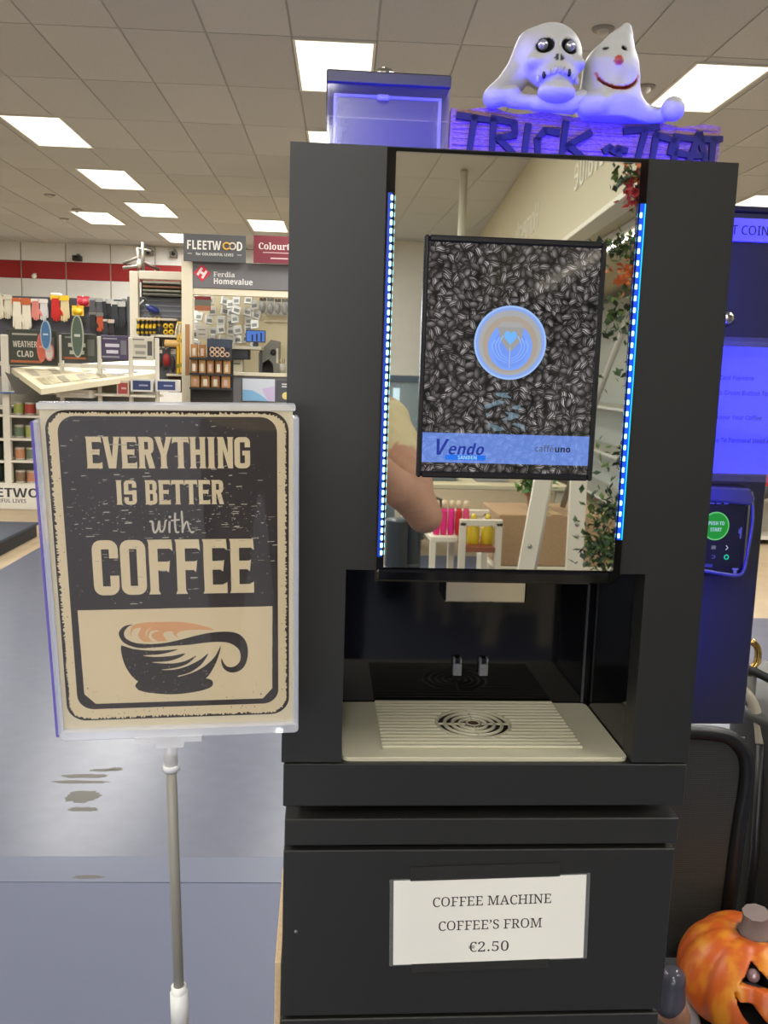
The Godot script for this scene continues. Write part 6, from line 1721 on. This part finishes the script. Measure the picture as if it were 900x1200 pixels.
# ---------------------------------------------------------------- what the machine's mirror shows: the shop behind the photographer
func leaves(parent: Node3D, n: String, pts: Array, size: float, col: Array, seed_value: int, spread: float) -> void:
	var r := RandomNumberGenerator.new()
	r.seed = seed_value
	for c in col.size():
		var st := begin()
		for p in pts:
			for k in p[3]:
				if r.randi() % col.size() != c: continue
				var o := Vector3(p[0], p[1], p[2]) + Vector3(r.randfn(0, spread), r.randfn(0, spread * 0.8), r.randfn(0, spread))
				var b := Basis.from_euler(Vector3(r.randf_range(-1.4, 1.4), r.randf() * TAU, r.randf_range(-0.8, 0.8)))
				var s := size * r.randf_range(0.7, 1.3)
				var tip := o + b * Vector3(0, 0, s)
				var l := o + b * Vector3(s * 0.32, 0, s * 0.5)
				var m := o + b * Vector3(0, s * 0.10, s * 0.5)
				var q := o + b * Vector3(-s * 0.32, 0, s * 0.5)
				tri(st, o, l, m)
				tri(st, l, tip, m)
				tri(st, o, m, q)
				tri(st, m, tip, q)
		var f := part(n, finish(st), paint(col[c], 0.7), parent)
		f.set_meta("kind", "stuff")

func behind_the_camera() -> void:
	rng.seed = 61
	# long bulkhead over the side aisle with the shop's name along it
	var ang := atan2(0.0916, 1.0)
	var bk := thing("name_bulkhead", "long pale bulkhead under the ceiling lettered with the shop name, seen mirrored", "bulkhead", turned(1.82, 0, 2.0, 0, ang, 0))
	part("fascia", bar(Vector3(0.0, 2.67, 0.0), Vector3(0.12, 3.828, 11.6), 0.004), paint(rgb(200, 190, 160), 0.6), bk)
	part("trim", bar(Vector3(-0.03, 2.63, 0.0), Vector3(0.12, 2.67, 11.6), 0.004), paint(rgb(226, 220, 200), 0.5), bk)
	part("soffit", bar(Vector3(0.12, 2.64, 0.0), Vector3(1.6, 2.70, 11.6)), paint(rgb(190, 182, 158), 0.6), bk)
	for k in 3: part("lettering", letters("Homevalue", 0.27, 0.01, false, false, 0.98, 0), paint(rgb(236, 230, 212), 0.5), bk, turned(-0.006, 3.12, 1.1 + 3.6 * k, 0, -PI / 2, 0))
	var lt := thing("strip_light", "long bright strip light under the mirrored bulkhead", "light", turned(2.15, 2.55, 2.6, 0, ang, 0))
	part("body", bar(Vector3(-0.04, 0.03, 0.0), Vector3(0.04, 0.085, 6.0), 0.005), paint(rgb(210, 206, 196), 0.5), lt)
	part("tube", tube([Vector3(0, 0.02, 0.05), Vector3(0, 0.02, 5.95)], 0.014, 8), glow(Color(1.0, 0.96, 0.86), 1.6), lt)
	var al := AreaLight3D.new()
	al.name = "light"
	al.area_size = Vector2(0.04, 5.8)
	al.light_color = Color(1, 0.95, 0.86)
	al.light_energy = 1.2
	al.shadow_enabled = true
	lt.add_child(al)
	al.transform = turned(0, -0.006, 3.0, -PI / 2, 0, 0)
	# shelving wall under the bulkhead
	var sw := thing("aisle_shelving", "tall grey aisle shelving under the bulkhead, seen mirrored", "shelving", turned(3.2, 0, 2.2, 0, ang, 0))
	part("back", bar(Vector3(0, 0, 0), Vector3(0.05, 2.5, 10.5)), paint(rgb(150, 150, 138), 0.6), sw)
	for y in [0.2, 0.7, 1.2]: part("shelf", bar(Vector3(-0.4, y, 0), Vector3(0, y + 0.03, 10.5)), paint(rgb(170, 168, 154), 0.5), sw)
	part("dark_banner", bar(Vector3(-0.02, 1.72, 0.2), Vector3(0.0, 2.3, 3.4)), paint(rgb(44, 52, 50), 0.6), sw)
	# slim ceiling pole
	single("ceiling_pole", "slim pale pole hanging from the ceiling, seen mirrored", "pole", tube([Vector3(1.7364, 3.8200, 8.2098), Vector3(1.7364, 1.6200, 8.2098)], 0.045, 10), paint(rgb(206, 202, 186), 0.5))
	# glass fronted cabinet
	var gc := thing("glass_cabinet", "grey framed glass cabinet with a bright strip, seen mirrored", "cabinet", at(0.807, 0, 5.756))
	part("carcass", bars([[-0.28, 0, 0, -0.24, 1.5, 0.4], [0.24, 0, 0, 0.28, 1.5, 0.4], [-0.24, 1.44, 0, 0.24, 1.5, 0.4], [-0.24, 0, 0, 0.24, 0.1, 0.4], [-0.24, 0.1, 0.38, 0.24, 1.44, 0.4]], 0.004), paint(rgb(70, 84, 98), 0.5), gc)
	part("glass", bar(Vector3(-0.24, 0.1, 0.01), Vector3(0.24, 1.44, 0.016)), clear(Color(0.8, 0.88, 0.92), 0.2), gc)
	part("light_strip", bar(Vector3(-0.01, 0.3, 0.34), Vector3(0.05, 1.38, 0.37)), glow(Color(0.85, 0.95, 1.0), 1.5), gc)
	for y in [0.5, 0.9]: part("shelf", bar(Vector3(-0.24, y, 0.03), Vector3(0.24, y + 0.02, 0.36)), paint(rgb(190, 196, 200), 0.4), gc)
	# white easel: one leaning rail, one upright rail, bolted together at the top
	var ld := thing("display_easel", "white easel with one leaning and one upright rail, seen mirrored", "easel", at(0, 0, 1.947))
	var lw := paint(rgb(222, 212, 190), 0.5)
	part("rail", extrude(PackedVector2Array([Vector2(0.965, 0.0), Vector2(1.045, 0.0), Vector2(1.255, 1.6), Vector2(1.175, 1.6)]), -0.03, 0, 0.004), lw, ld)
	part("rail", extrude(PackedVector2Array([Vector2(1.290, 0.0), Vector2(1.375, 0.0), Vector2(1.355, 1.6), Vector2(1.275, 1.6)]), -0.03, 0, 0.004), lw, ld)
	part("cap", bar(Vector3(1.17, 1.6, -0.05), Vector3(1.36, 1.64, 0.02), 0.006), lw, ld)
	part("tie_bar", bar(Vector3(1.12, 1.3, 0.0), Vector3(1.36, 1.36, 0.02), 0.004), lw, ld)
	part("rear_leg", tube([Vector3(1.26, 1.58, 0.02), Vector3(1.20, 0.02, 0.5)], 0.02, 8), lw, ld)
	for p in [[1.325, 0.79], [1.328, 0.73], [1.09, 0.675]]: part("bolt", ball(0.012, 0.012, 0.008, 10), paint(rgb(150, 146, 138), 0.3, 0.8), ld, at(p[0], p[1], -0.031))
	# brown carton and a flower pot on it
	var bx := thing("brown_carton", "large brown carton behind the stepladder, seen mirrored", "carton", at(1.43, 0.0, 2.892))
	part("carton", bar(Vector3(-0.34, 0.42, -0.25), Vector3(0.34, 0.725, 0.25), 0.006), grained(rgb(160, 128, 92), rgb(172, 140, 104), 95, 0.03, 3.0, 0.8), bx)
	part("tape", bar(Vector3(-0.03, 0.7255, -0.25), Vector3(0.03, 0.727, 0.25)), paint(rgb(190, 156, 110), 0.4), bx)
	part("pallet", bar(Vector3(-0.36, 0.0, -0.26), Vector3(0.36, 0.418, 0.26), 0.01), paint(rgb(196, 186, 160), 0.6), bx)
	var fp := thing("flower_pot", "small brown pot with a green plant on the carton, seen mirrored", "plant pot", at(1.36, 0.7275, 2.842))
	part("pot", lathe([[0, 0], [0.05, 0], [0.065, 0.085], [0.075, 0.088], [0.075, 0.105], [0.06, 0.105], [0.055, 0.09], [0, 0.09]], 20), paint(rgb(140, 96, 66), 0.6), fp)
	leaves(fp, "foliage", [[0.0, 0.18, 0.0, 70]], 0.07, [rgb(70, 112, 52), rgb(96, 138, 66)], 5, 0.05)
	# side table with bottles and bright pink brushes
	var tb := thing("trolley_table", "pale trolley table with a wooden shelf, seen mirrored", "table", at(0, 0, 2.352))
	for x in [0.83, 1.03]:
		for dz in [0.0, 0.36]: part("leg", bar(Vector3(x - 0.018, 0, dz), Vector3(x + 0.018, 0.72, dz + 0.035), 0.003), lw, tb)
	part("top_rail", bar(Vector3(0.812, 0.70, 0.0), Vector3(1.048, 0.735, 0.035), 0.003), lw, tb)
	part("top_rail", bar(Vector3(0.812, 0.70, 0.36), Vector3(1.048, 0.735, 0.395), 0.003), lw, tb)
	part("shelf", bar(Vector3(0.848, 0.555, 0.0), Vector3(1.012, 0.585, 0.36), 0.003), paint(rgb(146, 84, 56), 0.6), tb)
	part("side_shelf", bar(Vector3(0.66, 0.60, 0.05), Vector3(0.812, 0.63, 0.36), 0.003), lw, tb)
	part("leg", bar(Vector3(0.66, 0, 0.05), Vector3(0.69, 0.60, 0.08)), lw, tb)
	for i in 2:
		var b := thing("yellow_bottle", ["yellow bottle on the trolley shelf nearer the photographer, seen mirrored", "yellow bottle beside the brown carton, seen mirrored"][i], "bottle", at(0.905 + i * 0.08, 0.586, 2.352 + 0.1))
		part("bottle", lathe([[0, 0], [0.034, 0], [0.036, 0.01], [0.036, 0.085], [0.015, 0.115], [0.013, 0.14], [0, 0.14]], 16), paint(rgb(214, 186, 40), 0.35), b)
		part("cap", lathe([[0.014, 0.136], [0.016, 0.138], [0.014, 0.165], [0, 0.168]], 12), paint(rgb(226, 200, 70), 0.35), b)
	for i in 5:
		var b := thing("dust_brush", ["hot pink brush with a cream top, leftmost", "hot pink brush next to the leftmost one", "wide hot pink brush in the middle", "red brush with a cream top", "pink brush with a cream top, rightmost"][i] + ", seen mirrored", "brush", at(0.70 + i * 0.041, 0.631, 2.352 + 0.12), "bright brushes seen mirrored")
		part("bristles", lathe([[0, 0], [0.017, 0], [0.020, 0.04], [0.018, 0.13], [0.014, 0.15], [0, 0.15]], 12), paint([rgb(232, 30, 130), rgb(226, 40, 120), rgb(236, 36, 140), rgb(206, 30, 44), rgb(224, 70, 120)][i], 0.6), b)
		part("grip", lathe([[0, 0.148], [0.016, 0.15], [0.014, 0.19], [0, 0.195]], 12), paint(rgb(220, 196, 160), 0.5), b)
	var bp := thing("black_pot", "dark lidded pot behind the pink brushes, seen mirrored", "pot", at(0.70, 0.632, 2.352 + 0.28))
	part("pot", lathe([[0, 0], [0.045, 0], [0.05, 0.15], [0, 0.15]], 18), paint(rgb(60, 60, 60), 0.5), bp)
	part("lid", lathe([[0, 0.15], [0.053, 0.15], [0.053, 0.175], [0.02, 0.19], [0, 0.19]], 18), paint(rgb(48, 48, 50), 0.4), bp)
	for i in 2:
		var dr := thing("metal_bin", ["dark grey metal bin, seen mirrored under the elbow", "second dark grey metal bin, seen mirrored beside the first"][i], "bin", at(0.545 + i * 0.10, 0.0, 2.960 + 0.1 + i * 0.12))
		part("bin", lathe([[0, 0.0], [0.062, 0.0], [0.068, 0.02], [0.068, 0.60], [0.073, 0.61], [0.068, 0.62], [0, 0.62]], 22), paint(rgb(74, 80, 84), 0.4, 0.3), dr)
		part("hoop", lathe([[0.069, 0.3], [0.072, 0.305], [0.072, 0.32], [0.069, 0.325]], 22), paint(rgb(96, 100, 104), 0.4, 0.3), dr)
	# low pale goods table further back
	var lb := thing("goods_table", "long pale goods table further back, seen mirrored", "table", at(0.2, 0, 4.6))
	part("top", bar(Vector3(-1.0, 0.62, 0), Vector3(1.9, 0.66, 0.8), 0.006), paint(rgb(206, 194, 160), 0.6), lb)
	for x in [-0.95, 0.5, 1.8]: part("leg", bar(Vector3(x, 0, 0.05), Vector3(x + 0.06, 0.62, 0.11)), paint(rgb(196, 186, 160), 0.6), lb)
	for k in 6:
		var c := thing("goods_carton", "small carton on the goods table further back, seen mirrored", "carton", at(-0.6 + k * 0.42, 0.661, 4.9), "cartons on the mirrored goods table")
		var hh: float = 0.14 + 0.05 * ((k * 7) % 4)
		part("carton", bar(Vector3(-0.13, 0, -0.1), Vector3(0.13, hh, 0.1), 0.005), paint([rgb(150, 150, 150), rgb(190, 180, 156), rgb(96, 104, 110), rgb(206, 200, 190), rgb(170, 140, 90)][(k * 3) % 5], 0.6), c)
		part("label", bar(Vector3(-0.09, hh * 0.3, -0.102), Vector3(0.09, hh * 0.75, -0.1)), paint(rgb(214, 210, 200), 0.5), c)
	# tall artificial autumn garland standing to the right
	var ga := thing("leaf_garland", "tall artificial leaf garland with red and orange flowers, seen mirrored", "garland", at(1.19, 0, 0.95))
	part("stem", tube(curve([Vector3(0, 0.02, 0), Vector3(0.01, 0.8, 0.01), Vector3(-0.01, 1.6, -0.01), Vector3(-0.01, 2.3, 0)], 6), 0.012, 8), paint(rgb(70, 60, 40), 0.8), ga)
	part("base", lathe([[0, 0], [0.16, 0], [0.15, 0.05], [0.02, 0.08], [0, 0.08]], 24), paint(rgb(60, 50, 40), 0.7), ga)
	leaves(ga, "foliage", [[-0.03, 2.26, 0, 140], [-0.05, 2.02, 0, 50], [-0.06, 1.98, 0, 40], [-0.06, 1.74, 0, 80], [-0.02, 1.5, 0, 16], [-0.01, 1.2, 0, 50], [-0.04, 1.0, 0, 120], [-0.06, 0.86, 0, 300], [0.0, 0.7, 0, 300]], 0.034, [rgb(84, 104, 44), rgb(58, 82, 44), rgb(40, 56, 36)], 8, 0.045)
	leaves(ga, "flowers", [[-0.02, 2.18, 0, 70], [-0.02, 2.22, 0, 30]], 0.034, [rgb(186, 44, 52), rgb(170, 60, 66)], 9, 0.028)
	leaves(ga, "orange_flowers", [[-0.01, 2.27, 0, 60], [-0.03, 1.90, 0, 50]], 0.034, [rgb(206, 110, 50)], 10, 0.028)
	single("leaning_pole", "grey pole standing on the brown carton, seen mirrored", "pole", tube([Vector3(1.7866, 1.8651, 2.6830), Vector3(1.6551, 1.4062, 2.7359), Vector3(1.52, 0.745, 2.842)], 0.018, 8), paint(rgb(140, 134, 120), 0.5))

# ---------------------------------------------------------------- the photographer, whose arm shows in the mirror
func photographer() -> void:
	var P := {"pelvis": Vector3(0.02, 0.90, 0.44), "waist": Vector3(0.02, 1.06, 0.44), "chest": Vector3(0.02, 1.26, 0.43), "neck": Vector3(0.02, 1.43, 0.42), "head": Vector3(0.02, 1.55, 0.39)}
	var sr := Vector3(0.205, 1.355, 0.40)
	var er := Vector3(0.318, 1.085, 0.215)
	var wr := Vector3(0.075, 1.33, 0.06)
	var sl := Vector3(-0.165, 1.355, 0.40)
	var el := Vector3(-0.27, 1.10, 0.23)
	var wl := Vector3(-0.075, 1.34, 0.06)
	var body := func(p: Vector3) -> float:
		var d := limb(p, P.pelvis, P.waist, 0.135, 0.125)
		d = smin(d, limb(p, P.waist, P.chest, 0.125, 0.135), 0.06)
		d = smin(d, limb(p, P.chest + Vector3(-0.09, 0.04, 0), P.chest + Vector3(0.09, 0.04, 0), 0.105, 0.105), 0.06)
		d = smin(d, limb(p, sl, sr, 0.068, 0.068), 0.05)
		d = smin(d, limb(p, P.chest + Vector3(0, 0.1, 0), P.neck + Vector3(0, 0.03, -0.01), 0.07, 0.052), 0.04)
		if p.y > 1.40: d = smin(d, egg(p, P.head, Vector3(0.078, 0.115, 0.10)), 0.03)
		if p.y > 0.95:
			d = smin(d, limb(p, sr, er, 0.066, 0.052), 0.03)
			d = smin(d, limb(p, er, er.lerp(wr, 0.35), 0.050, 0.050), 0.012)
			d = smin(d, limb(p, er.lerp(wr, 0.35), wr, 0.050, 0.028), 0.02)
			d = smin(d, limb(p, sl, el, 0.066, 0.050), 0.03)
			d = smin(d, limb(p, el, wl, 0.048, 0.028), 0.015)
			# sleeves stand a little off the arm, with folds
			for a in [[sr, er], [sl, el]]:
				var hem: Vector3 = a[0].lerp(a[1], 0.62)
				var fold := 0.004 * sin((p.y * 1.0 + p.x * 0.7) * 150.0)
				d = smin(d, limb(p, a[0], hem, 0.078, 0.074) + fold, 0.012)
		if p.y < 1.0:
			for s in [-1.0, 1.0]:
				var hip := Vector3(0.02 + s * 0.085, 0.88, 0.44)
				var knee := Vector3(0.02 + s * 0.10, 0.48, 0.43)
				var ankle := Vector3(0.02 + s * 0.11, 0.09, 0.46)
				d = smin(d, limb(p, hip, knee, 0.098, 0.066), 0.03)
				d = smin(d, limb(p, knee, ankle, 0.066, 0.044), 0.02)
				d = smin(d, limb(p, ankle + Vector3(0, -0.045, 0.03), ankle + Vector3(s * 0.02, -0.05, -0.17), 0.042, 0.036), 0.02)
			d = maxf(d, 0.004 - p.y)
		return d
	var shirt := Color(0.60, 0.50, 0.28)
	var skin := Color(0.46, 0.25, 0.155)
	var dress := func(p: Vector3) -> Color:
		if p.y < 0.10: return Color(0.05, 0.05, 0.055)
		if p.y < 0.94 and absf(p.x - 0.02) < 0.24 and p.z > 0.28: return Color(0.06, 0.07, 0.11)
		for a in [[sr, er], [sl, el]]:
			var ab: Vector3 = a[1] - a[0]
			var t: float = (p - a[0]).dot(ab) / ab.length_squared()
			if t > 0.56 and absf(p.x - 0.02) > 0.16 and p.z < 0.42: return skin
		if p.z < 0.27 and p.y < 1.42: return skin
		if p.y > 1.425: return skin
		return shirt
	var t := thing("person", "person in a pale yellow T-shirt holding up a phone, forearm seen in the mirror", "person", Transform3D.IDENTITY)
	part("body", sculpt(body, Vector3(-0.40, 0.0, -0.02), Vector3(0.44, 1.70, 0.64), 0.0125, dress), tinted(0.7), t)
	# face and hair
	var hair := func(p: Vector3) -> float:
		var d := egg(p, P.head + Vector3(0, 0.018, 0.012), Vector3(0.086, 0.118, 0.106))
		return maxf(d, maxf(0.02 - (p.z - 0.315) - (p.y - 1.60) * 0.6, 1.50 - p.y))
	part("hair", sculpt(hair, Vector3(-0.08, 1.46, 0.26), Vector3(0.12, 1.70, 0.52), 0.006, func(_p): return Color(0.07, 0.045, 0.03)), tinted(0.8), t)
	for s in [-1.0, 1.0]:
		part("eye", ball(0.012, 0.008, 0.008, 12), paint(rgb(236, 232, 226), 0.3), t, at(0.02 + s * 0.032, 1.555, 0.302))
		part("ear", ball(0.010, 0.028, 0.018, 12), paint(rgb(186, 132, 106), 0.6), t, at(0.02 + s * 0.080, 1.545, 0.40))
	part("nose", ball(0.013, 0.024, 0.018, 12), paint(rgb(186, 132, 106), 0.6), t, at(0.02, 1.532, 0.290))
	part("mouth", ball(0.024, 0.006, 0.006, 12), paint(rgb(160, 90, 84), 0.5), t, at(0.02, 1.492, 0.303))
	# hands closed on the phone's sides
	for s in [-1.0, 1.0]:
		var w: Vector3 = wr if s > 0 else wl
		var palm := Vector3(s * 0.050, 1.40, 0.052)
		var hand := func(p: Vector3) -> float:
			var d := limb(p, w, palm, 0.027, 0.029)
			for k in 4:
				var base := Vector3(s * 0.052, 1.445 - k * 0.021, 0.040)
				var mid := base + Vector3(s * 0.002, 0.004, -0.030 + absf(k - 1.5) * 0.004)
				var tip := mid + Vector3(-s * (0.026 - k * 0.003), 0.006, -0.006 + 0.008)
				d = smin(d, limb(p, base, mid, 0.0095, 0.0088), 0.006)
				d = minf(d, limb(p, mid, tip, 0.0086, 0.0074))
			d = smin(d, limb(p, palm + Vector3(-s * 0.004, 0.004, 0.012), Vector3(s * 0.036, 1.435, 0.050), 0.0115, 0.010), 0.006)
			d = smin(d, limb(p, Vector3(s * 0.036, 1.435, 0.050), Vector3(s * 0.016, 1.452, 0.046), 0.010, 0.0085), 0.004)
			return d
		part("hand", sculpt(hand, Vector3(minf(s * 0.1, 0.0) - 0.01, 1.30, -0.01), Vector3(maxf(s * 0.1, 0.0) + 0.01, 1.48, 0.10), 0.0042, func(_p): return skin), tinted(0.6), t)
	var ph := thing("phone", "dark phone held upright in both hands by the photographer", "phone", at(0, 1.445, 0.024))
	part("case", extrude(round_rect(-0.036, -0.074, 0.036, 0.074, 0.009), -0.004, 0.004, 0.001), paint(rgb(24, 24, 28), 0.3), ph)
	part("display", extrude(round_rect(-0.033, -0.07, 0.033, 0.07, 0.007), 0.004, 0.0046), glow(Color(0.2, 0.2, 0.22), 0.4), ph)
	part("camera_bump", extrude(round_rect(-0.014, 0.036, 0.030, 0.07, 0.006), -0.0065, -0.004), paint(rgb(14, 14, 16), 0.2), ph)
